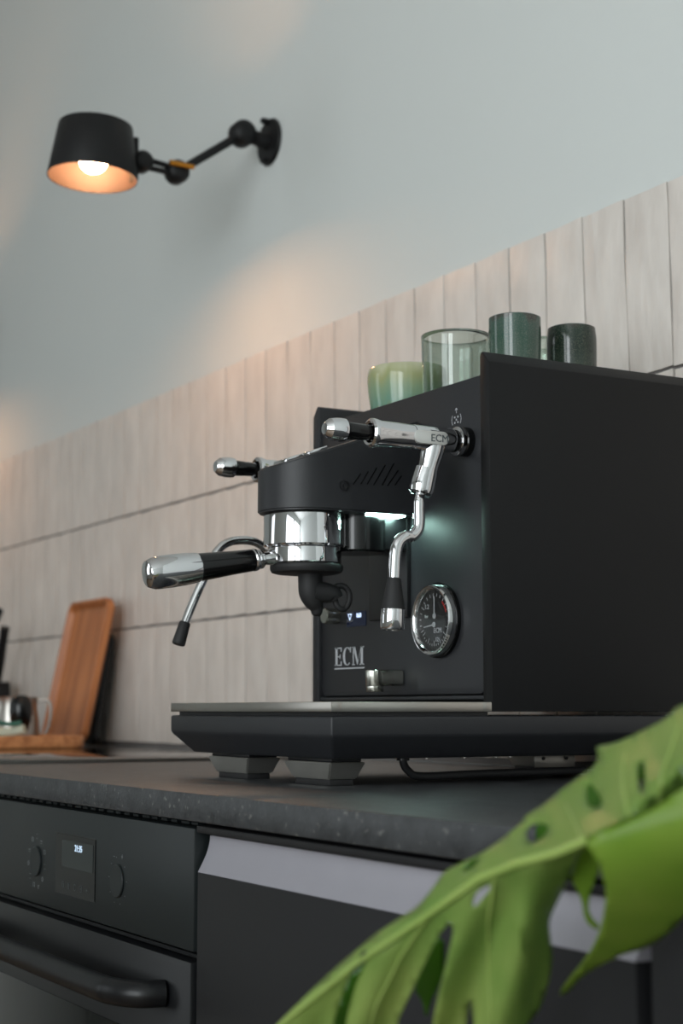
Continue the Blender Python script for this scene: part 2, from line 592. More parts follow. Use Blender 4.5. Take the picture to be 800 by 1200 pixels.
for i in range(0, len(xs_), 2):
    bm_box(bm, (xs_[i], YF - 0.12, z0), (xs_[i + 1], YF, z1))
struct(obj_bm('wall_front', bm, 'wall'))
for i, (a_, b_) in enumerate(wins):
    bm = bmesh.new()
    t = 0.05
    bm_box(bm, (a_, YF - 0.09, z0), (a_ + t, YF - 0.03, z1)); bm_box(bm, (b_ - t, YF - 0.09, z0), (b_, YF - 0.03, z1))
    bm_box(bm, (a_ + t, YF - 0.09, z0), (b_ - t, YF - 0.03, z0 + t)); bm_box(bm, (a_ + t, YF - 0.09, z1 - t), (b_ - t, YF - 0.03, z1))
    struct(obj_bm('window_%d' % (i + 1), bm, 'black'))

# tiled splashback: every tile is a piece of its own
sp = box('splashback', (-2.72, 0.0035, 0.921), (0.55, 0.0059, 1.5445), 'grout')
struct(sp); sp.name = 'trim_1'
PX, PZ = 0.0722, 0.206
rows = [(1.5455, 1.3435), (1.3415, 1.1345), (1.1325, 0.9285)]
tile_meshes = []
for zt, zb in rows:
    for variant in range(4):
        nx, nz = 3, 7
        hw = PX / 2 - 0.0013
        H = zt - zb - 0.002
        V, F = [], []
        ph = random.random() * 6
        for j in range(nz + 1):
            for i in range(nx + 1):
                u_, v_ = i / nx, j / nz
                ex = (u_ == 0 or u_ == 1); ez = (v_ == 0 or v_ == 1)
                x = (u_ - 0.5) * 2 * hw + (0.0006 * math.sin(v_ * 7 + ph + variant) if ex else 0)
                z = (v_ - 0.5) * H + (0.0005 * math.sin(u_ * 5 + ph) if ez else 0)
                y = 0.0007 * math.sin(u_ * 3 + ph) * math.sin(v_ * 5 + ph * 2) + (0.0012 if (ex or ez) else 0)
                V.append((x, y, z))
        for j in range(nz):
            for i in range(nx):
                a_ = j * (nx + 1) + i
                F.append((a_, a_ + 1, a_ + nx + 2, a_ + nx + 1))
        ring = [i for i in range(nx + 1)] + [(j + 1) * (nx + 1) - 1 for j in range(1, nz + 1)] + [nz * (nx + 1) + i for i in range(nx - 1, -1, -1)] + [j * (nx + 1) for j in range(nz - 1, 0, -1)]
        base = len(V)
        for i in ring:
            V.append((V[i][0], 0.0055, V[i][2]))
        for i in range(len(ring)):
            j = (i + 1) % len(ring)
            F.append((ring[j], ring[i], base + i, base + j))
        me = bpy.data.meshes.new('tile')
        me.from_pydata(V, [], F); me.update(); me.shade_smooth(); me.set_sharp_from_angle(angle=math.radians(50))
        me.materials.append(M['tile'])
        tile_meshes.append(me)
for ri, (zt, zb) in enumerate(rows):
    for k in range(-8, 36):
        o = bpy.data.objects.new('tile', tile_meshes[ri * 4 + random.randrange(4)])
        zc = (zt + zb) / 2
        xc = -0.0801 - PX * k - PX / 2 + 0.018 * (1.545 - zc)
        o.location = (xc, 0, zc)
        o.rotation_euler = (random.uniform(-.004, .004), -0.018 + random.uniform(-.003, .003), random.uniform(-.012, .012))
        col.objects.link(o)
        o.parent = sp

# ------------------------------------------------------------------ worktop, hob, cabinets
wt = box('worktop', (-3.3, -0.580, 0.8975), (0.95, 0.0035, CTR), 'stone', bev=0.0015)
tag(wt, 'continuous dark speckled stone worktop running under the coffee machine', 'worktop')

hob = root('induction_hob', 'flat black glass cooking hob set in the worktop before the wooden trays', 'hob', (-1.03, -0.3, CTR))
box('glass_plate', (-1.32, -0.515, CTR + 0.0005), (-0.745, -0.075, CTR + 0.0045), 'hob', hob, bev=0.001)
box('steel_edge', (-0.7445, -0.515, CTR + 0.0003), (-0.742, -0.075, CTR + 0.0042), 'steel', hob)
box('steel_edge', (-1.323, -0.515, CTR + 0.0003), (-1.3205, -0.075, CTR + 0.0042), 'steel', hob)

YO = -0.575
ov = root('built_in_oven', 'built-in dark grey oven with round knobs and bar handle under the worktop', 'oven', (-0.3, -0.3, 0.3))
ox0, ox1 = -0.600, -0.007
box('oven_body', (ox0 + 0.01, -0.548, 0.32), (ox1 - 0.01, -0.03, 0.8955), 'cab_dark', ov)
cp = box('control_panel', (ox0, YO, 0.7945), (ox1, -0.553, 0.8915), 'oven', ov, bev=0.0012)
box('vent_strip', (ox0 + 0.01, -0.566, 0.7875), (ox1 - 0.006, -0.553, 0.7905), 'oven_dark', ov)
vb = bmesh.new()
for i in range(26):
    x = ox0 + 0.03 + i * 0.021
    bm_box(vb, (x, -0.560, 0.8918), (x + (0.012 if i % 4 else 0.016), -0.554, 0.8940), 0)
v_ = obj_bm('vent_teeth', vb, 'oven', ov)
dr = box('oven_door', (ox0, -0.577, 0.345), (ox1, -0.553, 0.7865), 'oven_dark', ov, bev=0.0012)
box('door_glass', (ox0 + 0.06, -0.5782, 0.40), (-0.128, -0.5769, 0.716), 'oven_glass', dr, bev=0.0004)
tube('door_handle', [(-0.56, -0.578, 0.756, .011), (-0.558, -0.597, 0.756, .011), (-0.54, -0.6105, 0.756, .011), (-0.50, -0.613, 0.756, .011), (-0.3, -0.613, 0.756, .011), (-0.12, -0.613, 0.756, .011),
                     (-0.085, -0.610, 0.756, .011), (-0.062, -0.598, 0.756, .011), (-0.0555, -0.578, 0.756, .011)], 'oven_dark', dr, n=20, sub=8)
# knobs
for i, x in enumerate((-0.3835, -0.168)):
    kz = 0.836
    lathe('knob', [(0.0156, 0), (0.0156, 0.0002)], (x, YO + 0.0004, kz), (0, -1, 0), 'black_gloss', ov, n=48)
    kk = lathe('knob', [(0.0146, 0), (0.0148, 0.0014), (0.0140, 0.0020), (0, 0.0020)], (x, YO, kz), (0, -1, 0), 'oven', ov, n=48)
PL = lambda cx, cz, y: (lambda a, b, d: (cx + a, y - d, cz + b))
# printed symbols around the function knob
pol = []
for i in range(11):
    a = math.radians(90 + i * 360 / 11)
    cx, cz = 0.0245 * math.cos(a), 0.0245 * math.sin(a)
    s_ = 0.0022
    kind = i % 4
    if kind == 0: pol += [stroke((cx - s_, cz + s_), (cx + s_, cz + s_), .0004), stroke((cx - s_, cz - s_), (cx + s_, cz - s_), .0004)]
    elif kind == 1: pol += [stroke((cx - s_, cz - s_), (cx - s_, cz + s_), .0004), stroke((cx + s_, cz - s_), (cx + s_, cz + s_), .0004), stroke((cx - s_, cz + s_), (cx + s_, cz + s_), .0004)]
    elif kind == 2: pol += [stroke((cx - s_, cz), (cx + s_, cz), .0008), stroke((cx - s_, cz - s_), (cx + s_, cz - s_), .0004)]
    else: pol += arc_polys(cx, cz, s_, 0, 360, .0004, 10)
join_polys('knob_symbol', pol, PL(-0.3835, 0.836, YO), 0.0002, 'print', cp)
pol = []
for i in range(9):
    a = math.radians(60 - i * 37.5 - 20)
    cx, cz = 0.0205 * math.cos(a), 0.0205 * math.sin(a)
    pol.append(stroke((cx - .0004, cz), (cx + .0004, cz), .0008))
pol += [stroke((.0075, .0215), (.0115, .0215), .0004), stroke((.0095, .0195), (.0095, .0235), .0004), stroke((-.011, .0205), (-.0075, .0205), .0004)]
join_polys('knob_symbol', pol, PL(-0.168, 0.836, YO), 0.0002, 'print', cp)
# display
box('display_recess', (-0.3275, YO - 0.0002, 0.8115), (-0.2215, YO + 0.001, 0.8685), 'black_gloss', cp)
dp = box('oven_display', (-0.3260, YO - 0.0006, 0.8125), (-0.2225, YO + 0.001, 0.8675), 'display', ov)
box('lit_screen', (-0.309, YO - 0.0009, 0.8375), (-0.227, YO - 0.0004, 0.8625), 'display_in', dp)
text('clock_digits', '21:35', 0.0088, (-0.264, YO - 0.0012, 0.8565), (1, 0, 0), (0, 0, 1), 'digit_oven', dp)
pol = arc_polys(-.030, 0, .0028, 0, 360, .0004, 12) + [stroke((-.0165, -.003), (-.013, .003), .0005), stroke((-.0165, .003), (-.013, -.003), .0005)] + arc_polys(0.002, 0, .0028, 40, 320, .0004, 12) + \
    arc_polys(.0175, 0, .003, 0, 360, .0004, 12) + [stroke((.0165, 0), (.019, 0), .0005), stroke((.031, -.001), (.0325, .001), .0005), stroke((.0325, .001), (.034, -.001), .0005)]
join_polys('touch_symbol', pol, PL(-0.2745, 0.8205, YO - 0.0007), 0.0002, 'print_dim', dp)

cb = root('base_cabinet', 'dark grey base cabinet with a pale metal grip profile under the coffee machine', 'cabinet', (0.27, -0.3, 0.1))
box('carcass', (0.0, -0.548, 0.1), (0.540, -0.02, 0.8965), 'cab_dark', cb)
cf = box('cabinet_door', (0.0, YO, 0.12), (0.5355, -0.556, 0.8575), 'cab', cb, bev=0.0008)
pr = [(-0.5750, 0.8578)]
for i in range(1, 9):
    t = i / 8
    pr.append((-0.5750 + 0.0105 * math.sin(t * math.pi / 2) , 0.8578 + 0.0285 * t))
pr += [(-0.549, 0.8863), (-0.549, 0.8578)]
prism('grip_profile', pr, 'X', 0.0005, 0.535, 'grip', cb)
box('top_rail', (-0.0035, -0.5745, 0.8885), (0.6, -0.549, 0.8940), 'cab', cb, bev=0.0006)
box('grip_shadow_gap', (0.0, -0.556, 0.8866), (0.54, -0.549, 0.8884), 'cab_dark', cb)
c2 = root('base_cabinet', 'plain black cabinet front at the right edge behind the leaf', 'cabinet', (0.75, -0.3, 0.1))
box('carcass', (0.545, -0.548, 0.1), (0.945, -0.02, 0.8880), 'cab_dark', c2)
box('cabinet_door', (0.5475, YO, 0.12), (0.9450, -0.5485, 0.8875), 'cab', c2, bev=0.0008)
box('plinth', (-0.6, -0.52, 0.0), (0.945, -0.49, 0.0995), 'cab_dark')['kind'] = 'structure'
bpy.data.objects['plinth'].name = 'baseboard_kitchen'
c3 = root('base_cabinet', 'dark base cabinet left of the built-in oven, below the hob', 'cabinet', (-1.0, -0.3, 0.1))
box('carcass', (-1.2, -0.548, 0.1), (-0.605, -0.02, 0.8965), 'cab_dark', c3)
box('cabinet_door', (-1.198, YO, 0.12), (-0.607, -0.5485, 0.8575), 'cab', c3, bev=0.0008)

# ------------------------------------------------------------------ the coffee machine
W0, W1 = -0.335, 0.0
YB = -0.035
mc = root('espresso_machine', 'black espresso machine with chrome group and valves standing on the worktop', 'coffee machine', (-0.1675, -0.25, CTR))

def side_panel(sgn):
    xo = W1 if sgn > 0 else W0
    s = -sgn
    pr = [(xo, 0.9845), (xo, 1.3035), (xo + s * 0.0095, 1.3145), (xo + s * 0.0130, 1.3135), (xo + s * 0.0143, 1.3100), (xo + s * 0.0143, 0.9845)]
    o = prism('side_panel', pr, 'Y', -0.288, YB, 'powder_shaded' if sgn > 0 else 'powder', mc, bev=0.0008)
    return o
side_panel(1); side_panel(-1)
box('machine_body', (-0.3185, -0.2795, 0.9850), (-0.0165, YB - 0.001, 1.278), 'cab_dark', mc)
# front panel with rounded lower corners
fx0, fx1, fz0, fz1 = -0.3195, -0.0160, 1.0005, 1.2942
pts = [(fx1, fz1), (fx0, fz1)]
for (cx, cz, a0) in ((fx0 + .008, fz0 + .008, 180), (fx1 - .008, fz0 + .008, 270)):
    for i in range(6):
        a = math.radians(a0 + i * 18)
        pts.append((cx + .008 * math.cos(a), cz + .008 * math.sin(a)))
fp = prism('front_panel', pts, 'Y', -0.2850, -0.2798, 'powder', mc, bev=0.0007)
box('bottom_lip', (-0.3195, -0.2870, 0.9955), (-0.0155, -0.2800, 0.9990), 'powder', mc, bev=0.0006)
box('cup_tray', (-0.3195, -0.2795, 1.2790), (-0.0150, YB, 1.2855), 'steel', mc)
#
# centre column under the group
box('centre_column', (-0.2140, -0.2895, 1.0755), (-0.1405, -0.2845, 1.1745), 'black', fp, bev=0.0006)

# lower housing: straight sides, then tapering in towards its bottom
def housing():
    top = [(W0, -0.453, .9808), (W1, -0.453, .9808), (W1, YB, .9808), (W0, YB, .9808)]
    mid = [(W0, -0.453, .9635), (W1, -0.453, .9635), (W1, YB, .9635), (W0, YB, .9635)]
    bot = [(W0 + .033, -0.4415, .9440), (W1 - .017, -0.4415, .9440), (W1 - .017, YB - .01, .9440), (W0 + .033, YB - .01, .9440)]
    V = [(x, y, z) for L in (top, mid, bot) for x, y, z in L]
    F = [(0, 1, 2, 3)]
    for k in (0, 4):
        for i in range(4):
            F.append((k + i, k + 4 + i, k + 4 + (i + 1) % 4, k + (i + 1) % 4))
    F.append((11, 10, 9, 8))
    bm = bmesh.new()
    bv = [bm.verts.new(v) for v in V]
    for f in F: bm.faces.new([bv[i] for i in f])
    bmesh.ops.recalc_face_normals(bm, faces=bm.faces)
    bmesh.ops.bevel(bm, geom=list(bm.edges), offset=0.0022, segments=3, affect='EDGES', profile=0.5)
    return obj_bm('base_housing', bm, 'powder', mc)
housing()
box('tray_inner', (-0.331, -0.445, 0.9795), (-0.004, -0.2905, 0.9842), 'black', mc)
# steel drip tray: a rim with cross bars
dt = bmesh.new()
za, zb_ = 0.9842, 0.9930
bm_box(dt, (W0, -0.453, za), (W1, -0.443, zb_), .0006)
bm_box(dt, (W0, -0.2985, za), (W1, -0.2885, zb_), .0006)
bm_box(dt, (W0, -0.4435, za), (W0 + .010, -0.298, zb_), .0006)
bm_box(dt, (W1 - .010, -0.4435, za), (W1, -0.298, zb_), .0006)
dtr = obj_bm('drip_tray', dt, 'steel', mc)
g0 = None
for i in range(24):
    x = -0.3195 + i * 0.0132
    if g0 is None:
        g0 = box('grate_bar', (x, -0.443, 0.9885), (x + .006, -0.2985, 0.9922), 'steel', dtr)
        continue
    g = g0.copy(); col.objects.link(g); g.parent = dtr; g.location = (i * 0.0132, 0, 0)

# feet
def foot(x0, x1, y0, y1, sm):
    ft = bmesh.new()
    tz, bz = 0.9405, 0.9255
    V = [(x0, y0, tz), (x1, y0, tz), (x1, y1, tz), (x0, y1, tz), (x0 + .012, y0 + .004, bz), (x1 - .010, y0 + .004, bz), (x1 - .010, y1 - .004, bz), (x0 + .012, y1 - .004, bz)]
    bv = [ft.verts.new(v) for v in V]
    for f in ((0, 1, 2, 3), (7, 6, 5, 4), (0, 4, 5, 1), (1, 5, 6, 2), (2, 6, 7, 3), (3, 7, 4, 0)):
        ft.faces.new([bv[i] for i in f])
    bmesh.ops.recalc_face_normals(ft, faces=ft.faces)
    bmesh.ops.bevel(ft, geom=list(ft.edges), offset=0.0010, segments=2, affect='EDGES')
    fo = obj_bm('foot', ft, sm, mc)
    box('rubber_pad', (x0 + .014, y0 + .006, CTR), (x1 - .012, y1 - .006, bz - .0002), 'rubber', fo, bev=0.0004)
    box('mounting_plate', (x0 + .004, y0 + .003, tz + .0002), (x1 - .003, y1 - .003, .9445), 'black', fo, bev=0.0006)
foot(-0.128, -0.039, -0.432, -0.396, 'steel_foot')
foot(-0.290, -0.200, -0.432, -0.396, 'steel_foot')
foot(-0.128, -0.039, -0.072, -0.042, 'steel_foot')
foot(-0.290, -0.200, -0.072, -0.042, 'steel_foot')
# hose loop and water fittings below
tube('drain_hose', [(-.06, -.345, .948, .0036), (-.06, -.3445, .9385, .0036), (-.06, -.339, .931, .0036), (-.06, -.325, .9262, .0036), (-.06, -.263, .9272, .0036), (-.06, -.19, .9278, .0036), (-.06, -.138, .9285, .0036)], 'rubber', mc, n=12)
lathe('hose_clip', [(.006, 0), (.006, .004)], (-.06, -.345, .9405), (0, 0, 1), 'black', mc, n=16)
box('bracket', (-0.100, -0.170, 0.9300), (-0.098, -0.121, 0.9445), 'steel', mc, bev=.0004)
for y in (-.160, -.132):
    lathe('bolt', [(.0017, 0), (.0017, .0016), (0, .0020)], (-.0978, y, .9388), (1, 0, 0), 'black', mc, n=12)
for y in (-.300, -.258, -.222, -.205):
    lathe('screw', [(.0028, 0), (.0028, .0035), (0, .0038)], (-.09, y, .9442), (0, 0, -1), 'steel', mc, n=10)

# group housing: rounded nose, sloping top
GX, GY = -0.1675, -0.3885
hr = 0.0455
pts = []
for i in range(25):
    a = math.radians(180 + i * 7.5)
    pts.append((GX + hr * math.cos(a), GY + hr * math.sin(a)))
pts += [(GX + hr, -0.2853), (GX - hr, -0.2853)]
gb = bmesh.new()
ztop = lambda y: 1.2185 + 0.352 * (y + 0.4238)
A = [gb.verts.new((x, y, 1.1735)) for x, y in pts]
B = [gb.verts.new((x, y, ztop(y))) for x, y in pts]
gb.faces.new(A); gb.faces.new(B[::-1])
for i in range(len(pts)):
    gb.faces.new((A[i], B[i], B[(i + 1) % len(pts)], A[(i + 1) % len(pts)]))
bmesh.ops.recalc_face_normals(gb, faces=gb.faces)
bmesh.ops.bevel(gb, geom=[e for e in gb.edges if e.calc_face_angle(0) > 0.6], offset=0.0016, segments=3, affect='EDGES')
gh = obj_bm('group_housing', gb, 'powder', mc)
# emblem, vent slots on its right cheek
sx = GX + hr
lathe('round_cap', [(.0052, 0), (.0052, .0012), (.0040, .0013), (.0040, .0005), (.0016, .0005), (.0016, .0011), (0, .0011)], (sx, -.3705, 1.1974), (1, 0, 0), 'black', gh, n=28)
def ray_dir(u, v): return fwd + right_v * ((u - 400) / FPX) + up_v * ((600 - v) / FPX)
bots = [(175, 390), (210, 390), (240, 390), (270, 395), (310, 395), (335, 398), (370, 395)]
tops = [(210, 340), (245, 330), (285, 312), (325, 300), (365, 292), (385, 325), (400, 350)]
def on_cheek(p):   # y,z on the cheek
    d = ray_dir(370 + p[0] / 4, 470 + p[1] / 4); q = CAM + d * ((sx - CAM.x) / d.x); return (q.y, q.z)
for b_, t_ in zip(bots, tops):
    join_polys('vent_slot', [stroke(on_cheek(b_), on_cheek(t_), .0011)], lambda a, b, d: (sx - .0002 + d, a, b), .0005, 'black_gloss', gh)
# chrome pads on the sloping top
for y0_, y1_ in ((-.4145, -.3965), (-.392, -.372)):
    pr = [(y0_, ztop(y0_) - .0004), (y1_, ztop(y1_) - .0004), (y1_, ztop(y1_) + .0034), (y0_, ztop(y0_) + .0030)]
    prism('chrome_pad', pr, 'X', GX - .016, GX + .016 if y0_ > -.4 else GX + .012, 'chrome', gh, bev=.0008)
# light under the housing
box('led_strip', (GX + .010, -.3400, 1.1718), (GX + hr - .004, -.3000, 1.1734), 'led', gh, bev=.0003)
# group head: chrome bell and black glossy neck behind
lathe('group_head', [(.0375, 0), (.0393, -.0008), (.0398, -.002), (.0398, -.031), (.0385, -.0328), (.036, -.033)], (GX, GY, 1.1735), (0, 0, 1), 'chrome', mc, n=72)
lathe('group_neck', [(.028, 0), (.028, -.034), (.026, -.036)], (GX + .006, -.333, 1.1735), (0, 0, 1), 'black_gloss', mc, n=40)
box('group_mount', (GX - .026, -.325, 1.141), (GX + .026, -.2853, 1.1735), 'black', mc, bev=.001)

# steam valves
def valve(x, full, name):
    z = 1.2342
    v = lathe(name, [(.0000, -.002), (.0075, -.002), (.0095, .0), (.0098, .004), (.0098, .0215), (.0085, .030)], (x, -.3800 if full else -.3660, z), (0, 1, 0), 'chrome', mc, n=6 if False else 40)
    yo = -.3905 if full else -.3775
    # flared hexagonal socket that takes the handle
    lathe('lever_socket', [(0, .010), (.0084, .010), (.0092, -.0002), (.0112, -.0012), (.0132, .0002), (.0136, .0022), (.0132, .0050), (.0120, .0100), (.0117, .028), (.0113, .044), (0, .044)], (x, yo, z), (0, 1, 0), 'chrome', v, n=40)
    lathe('valve_body', [(.0114, 0), (.0116, .001), (.0116, .040), (.0108, .043)], (x, yo + .0445, z), (0, 1, 0), 'chrome', v, n=36)
    lathe('seal_ring', [(.0106, 0), (.0106, .010)], (x, yo + .087, z), (0, 1, 0), 'black_gloss', v, n=36)
    lathe('collar', [(.0122, 0), (.0136, .0008), (.0136, .0045), (.0124, .0055)], (x, -.2985, z), (0, 1, 0), 'chrome', v, n=40)
    lathe('panel_bush', [(.0128, 0), (.0138, .001), (.0138, .0082)], (x, -.2930, z), (0, 1, 0), 'black_gloss', v, n=40)
    # lever: black grip and chrome end
    yl = -.4375 if full else -.4245
    lathe('lever_grip', [(.0072, 0), (.0080, .002), (.0075, .012), (.0070, .026), (.0068, .0275)], (x, yl + .0215, z), (0, 1, 0), 'black_gloss', v, n=32)
    lathe('lever_tip', [(0, -.0004), (.0052, .0), (.0064, .0010), (.0094, .0050), (.0104, .0110), (.0107, .0165), (.0103, .0200), (.0086, .0214)], (x, yl, z), (0, 1, 0), 'chrome', v, n=36, angle=18)
    return v
vr = valve(-.0405, True, 'steam_valve')
vl = valve(-.2945, False, 'water_valve')
# flat engraved plate on the right valve
VX = -.0405
pr = []
for (cy, cz, a0) in ((-.3185, 1.2332, -90), (-.3185, 1.2332, 0), (-.345, 1.2332, 90), (-.345, 1.2332, 180)):
    for i in range(5):
        a = math.radians(a0 + i * 22.5)
        pr.append((cy + .0052 * math.cos(a), cz + .0062 * math.sin(a)))
prism('name_plate', pr, 'X', VX + .006, VX + .0122, 'nickel_light', vr, bev=.0006)
text('engraved_letters', 'ECM', .0098, (VX + .0124, -.3235, 1.2325), (0, 1, 0), (0, 0, 1), 'print_dim', vr)
box('red_mark', (VX + .0092, -.3475, 1.2310), (VX + .0121, -.3468, 1.2375), 'red', vr)
# branch going down, ball nut, wand
tube('valve_branch', [(VX, -.322, 1.231, .0114), (VX - .001, -.3235, 1.222, .0110), (VX - .002, -.3265, 1.210, .0098), (VX - .003, -.3290, 1.200, .0094)], 'chrome', vr, n=28, angle=50)
lathe('ball_nut', [(.0092, 0), (.0108, .0004), (.0113, .0050), (.0120, .0150), (.0121, .0200), (.0112, .0235), (.0090, .0252), (.0060, .0256)], (VX - .003, -.3278, 1.2065), (-.08, -.27, -1), 'chrome', vr, n=36, angle=28)
T = -.046
tube('steam_pipe', [(T, -.3342, 1.184, .0036), (T, -.3350, 1.176, .0054), (T, -.3352, 1.168, .0055), (T, -.3352, 1.157, .0055), (T, -.3370, 1.149, .0055), (T, -.343, 1.1435, .0055), (T, -.3500, 1.1425, .0056),
                    (T, -.3572, 1.1372, .0057), (T, -.3605, 1.127, .0057), (T, -.3615, 1.115, .0057), (T, -.362, 1.1035, .0057)], 'chrome', vr, n=24)
lathe('wand_grip', [(.0057, 0), (.0063, .002), (.0100, .024), (.0108, .0285)], (T, -.3622, 1.1045), (0, -.045, -1), 'rubber', vr, n=36)
lathe('wand_tip', [(.0108, 0), (.0110, .001), (.0111, .0165), (.0100, .0185), (.0085, .0188), (.0080, .0178), (0, .0178)], (T, -.3635, 1.0760), (0, -.045, -1), 'chrome', vr, n=40)
# left wand seen below the handle
XW = -.2945
tube('water_pipe', [(XW, -.330, 1.205, .0045), (XW, -.335, 1.160, .0045), (XW, -.352, 1.1475, .0045), (XW, -.378, 1.1585, .0045), (XW, -.398, 1.1592, .0045), (XW, -.4120, 1.1550, .0045), (XW, -.4225, 1.1450, .0045), (XW, -.4300, 1.130, .0045),
                    (XW, -.4400, 1.110, .0045), (XW, -.4500, 1.088, .0045), (XW, -.4575, 1.070, .0045)], 'chrome', vl, n=20)
lathe('pipe_tip', [(.0052, 0), (.0058, .001), (.0068, .0225), (.0060, .0238), (0, .0238)], (XW, -.4562, 1.0735), (0, -.32, -1), 'rubber', vl, n=28)

# hot water spout, low on the panel
hs = box('hot_water_spout', (-.1705, -.313, 1.0095), (-.1530, -.2851, 1.0250), 'nickel', fp, bev=.0022, seg=3)
lathe('spout_nozzle', [(.0088, 0), (.0092, .0008), (.0092, .0150), (.0085, .0158)], (-.1618, -.3135, 1.0088), (0, 0, 1), 'nickel', hs, n=28, ridges=1, amp=-.0004)
lathe('aerator', [(.0080, 0), (.0084, .0006), (.0084, .0054)], (-.1618, -.3135, 1.0035), (0, 0, 1), 'nickel', hs, n=28, ridges=1, amp=-.0004)
# knurled knob
kn = lathe('knurled_knob', [(.0078, 0), (.0082, .0008), (.0082, .0158), (.006, .0165)], (-.2860, -.3010, 1.0838), (0, 1, 0), 'nickel', fp, n=56, ridges=1, amp=-.0005)
lathe('knob_face', [(0, -.0003), (.0074, -.0002), (.0076, .0004)], (-.2860, -.3013, 1.0838), (0, 1, 0), 'nickel', kn, n=40)
# little display
ds = box('status_display', (-.2655, -.2856, 1.0715), (-.2265, -.2848, 1.0868), 'screen', fp)
text('lit_digits', '16.0', .0064, (-.2400, -.2862, 1.0825), (1, 0, 0), (0, 0, 1), 'digit', ds, xs=.9)
join_polys('lit_symbol', [stroke((-.0035, .003), (0, -.003), .0007), stroke((0, -.003), (.0035, .003), .0007), stroke((-.0035, .003), (.0035, .003), .0007)], PL(-.2585, 1.0815, -.2858), .0002, 'digit', ds)
# ECM logo, condensed slab serif letters over a rule
def rect(x0, y0, x1, y1): return [(x0, y0), (x1, y0), (x1, y1), (x0, y1)]
h_ = 1.0
L = []
# E
L += [rect(.06, 0, .20, h_), rect(0, .94, .50, h_), rect(0, 0, .50, .06), rect(.20, .47, .38, .53), rect(.44, .78, .50, .94), rect(.44, .06, .50, .24), rect(.36, .38, .41, .62)]
# C
cx0 = .60
n_ = 20
for i in range(n_):
    a0_, a1_ = math.radians(48 + i * 264 / n_), math.radians(48 + (i + 1) * 264 / n_)
    o0 = lambda a: (cx0 + .30 + .30 * math.cos(a), .5 + .5 * math.sin(a))
    i0 = lambda a: (cx0 + .31 + .17 * math.cos(a), .5 + .46 * math.sin(a))
    L.append([o0(a0_), o0(a1_), i0(a1_), i0(a0_)])
L += [rect(cx0 + .50, .70, cx0 + .555, h_)]
# M
mx0 = 1.24
L += [rect(mx0 + .07, 0, mx0 + .12, h_), rect(mx0 + .62, 0, mx0 + .76, h_), rect(mx0, .94, mx0 + .20, h_), rect(mx0 + .60, .94, mx0 + .84, h_), rect(mx0, 0, mx0 + .20, .06), rect(mx0 + .54, 0, mx0 + .84, .06),
      [(mx0 + .07, h_), (mx0 + .22, h_), (mx0 + .43, .14), (mx0 + .38, 0)], [(mx0 + .38, 0), (mx0 + .43, .14), (mx0 + .65, h_), (mx0 + .60, .86)]]
L += [rect(-.02, -.19, mx0 + .86, -.12)]
sxl, szl = .0612 / 2.1, .0190
join_polys('maker_letters', [[(x * sxl, y * szl) for x, y in pl] for pl in L], PL(-.2915, 1.0318, -.2850), .0004, 'logo', fp)
# small printed symbols for steam and water
def mini(cx, cz, big):
    P_ = [stroke((0, .0035), (0, .0085), .0006), stroke((-.002, .0065), (0, .0085), .0006), stroke((.002, .0065), (0, .0085), .0006)]
    if big:
        for i in range(3):
            for j in range(3):
                if (i + j) % 2 == 0: P_.append(rect(-.0036 + i * .0026, -.0062 + j * .0026, -.0018 + i * .0026, -.0044 + j * .0026))
        P_ += arc_polys(0, -.0025, .0078, -35, 35, .0006, 6) + arc_polys(0, -.0025, .0078, 145, 215, .0006, 6)
    return join_polys('printed_symbol', P_, PL(cx, cz, -.2850), .0002, 'logo' if big else 'print', fp)
mini(-.0580, 1.2610, True)
mini(-.2880, 1.2135, False)

# pressure gauge
gx, gz = -.0885, 1.0702
gg = lathe('pressure_gauge', [(.0300, .001), (.0340, .001), (.0345, .003), (.0340, .0105), (.0326, .0126), (.0308, .0122), (.0290, .0105), (.0282, .0080), (.0282, .0030)], (gx, -.2845, gz), (0, -1, 0), 'chrome', fp, n=64, closed=True)
lathe('gauge_ring', [(.0355, 0), (.0358, .004), (.0345, .0045)], (gx, -.2850, gz), (0, -1, 0), 'black_gloss', gg, n=56)
lathe('dial', [(.0281, 0), (.0281, .001)], (gx, -.2905, gz), (0, -1, 0), 'dial', gg, n=48)
join_polys('dial_reflection', [[(-.020, .002)] + [(.0205 * math.cos(math.radians(a)), .0205 * math.sin(math.radians(a)) ) for a in range(184, 358, 12)] + [(.0205, .0), (.006, -.0005), (.002, .002)]], PL(gx, gz, -.2917), .0002, 'dial_grey', gg)  # grey lower half: reflection in the gauge glass put into the dial colour
tk = []
for i in range(17):
    a = math.radians(205 - i * 14)
    r0, r1 = (.0225, .0255) if i % 4 else (.0205, .0255)
    tk.append(stroke((r0 * math.cos(a), r0 * math.sin(a)), (r1 * math.cos(a), r1 * math.sin(a)), .0006))
for i in range(13):
    a = math.radians(215 + i * 9)
    r0, r1 = (.0225, .0245) if i % 3 else (.0190, .0245)
    tk.append(stroke((r0 * math.cos(a), r0 * math.sin(a)), (r1 * math.cos(a), r1 * math.sin(a)), .0006))
join_polys('scale_marks', tk, PL(gx, gz, -.2918), .0002, 'logo', gg)
join_polys('red_arc', arc_polys(0, 0, .0215, 18, 52, .0018, 8), PL(gx, gz, -.2918), .0002, 'red', gg)
text('dial_text', '1.2', .0062, (gx - .0125, -.2921, gz + .013), (1, 0, 0), (0, 0, 1), 'logo', gg)
text('dial_text', 'bar', .0045, (gx - .0130, -.2921, gz + .004), (1, 0, 0), (0, 0, 1), 'logo', gg)
text('dial_text', 'ECM', .0068, (gx + .0060, -.2921, gz - .0100), (1, 0, 0), (0, 0, 1), 'logo', gg)
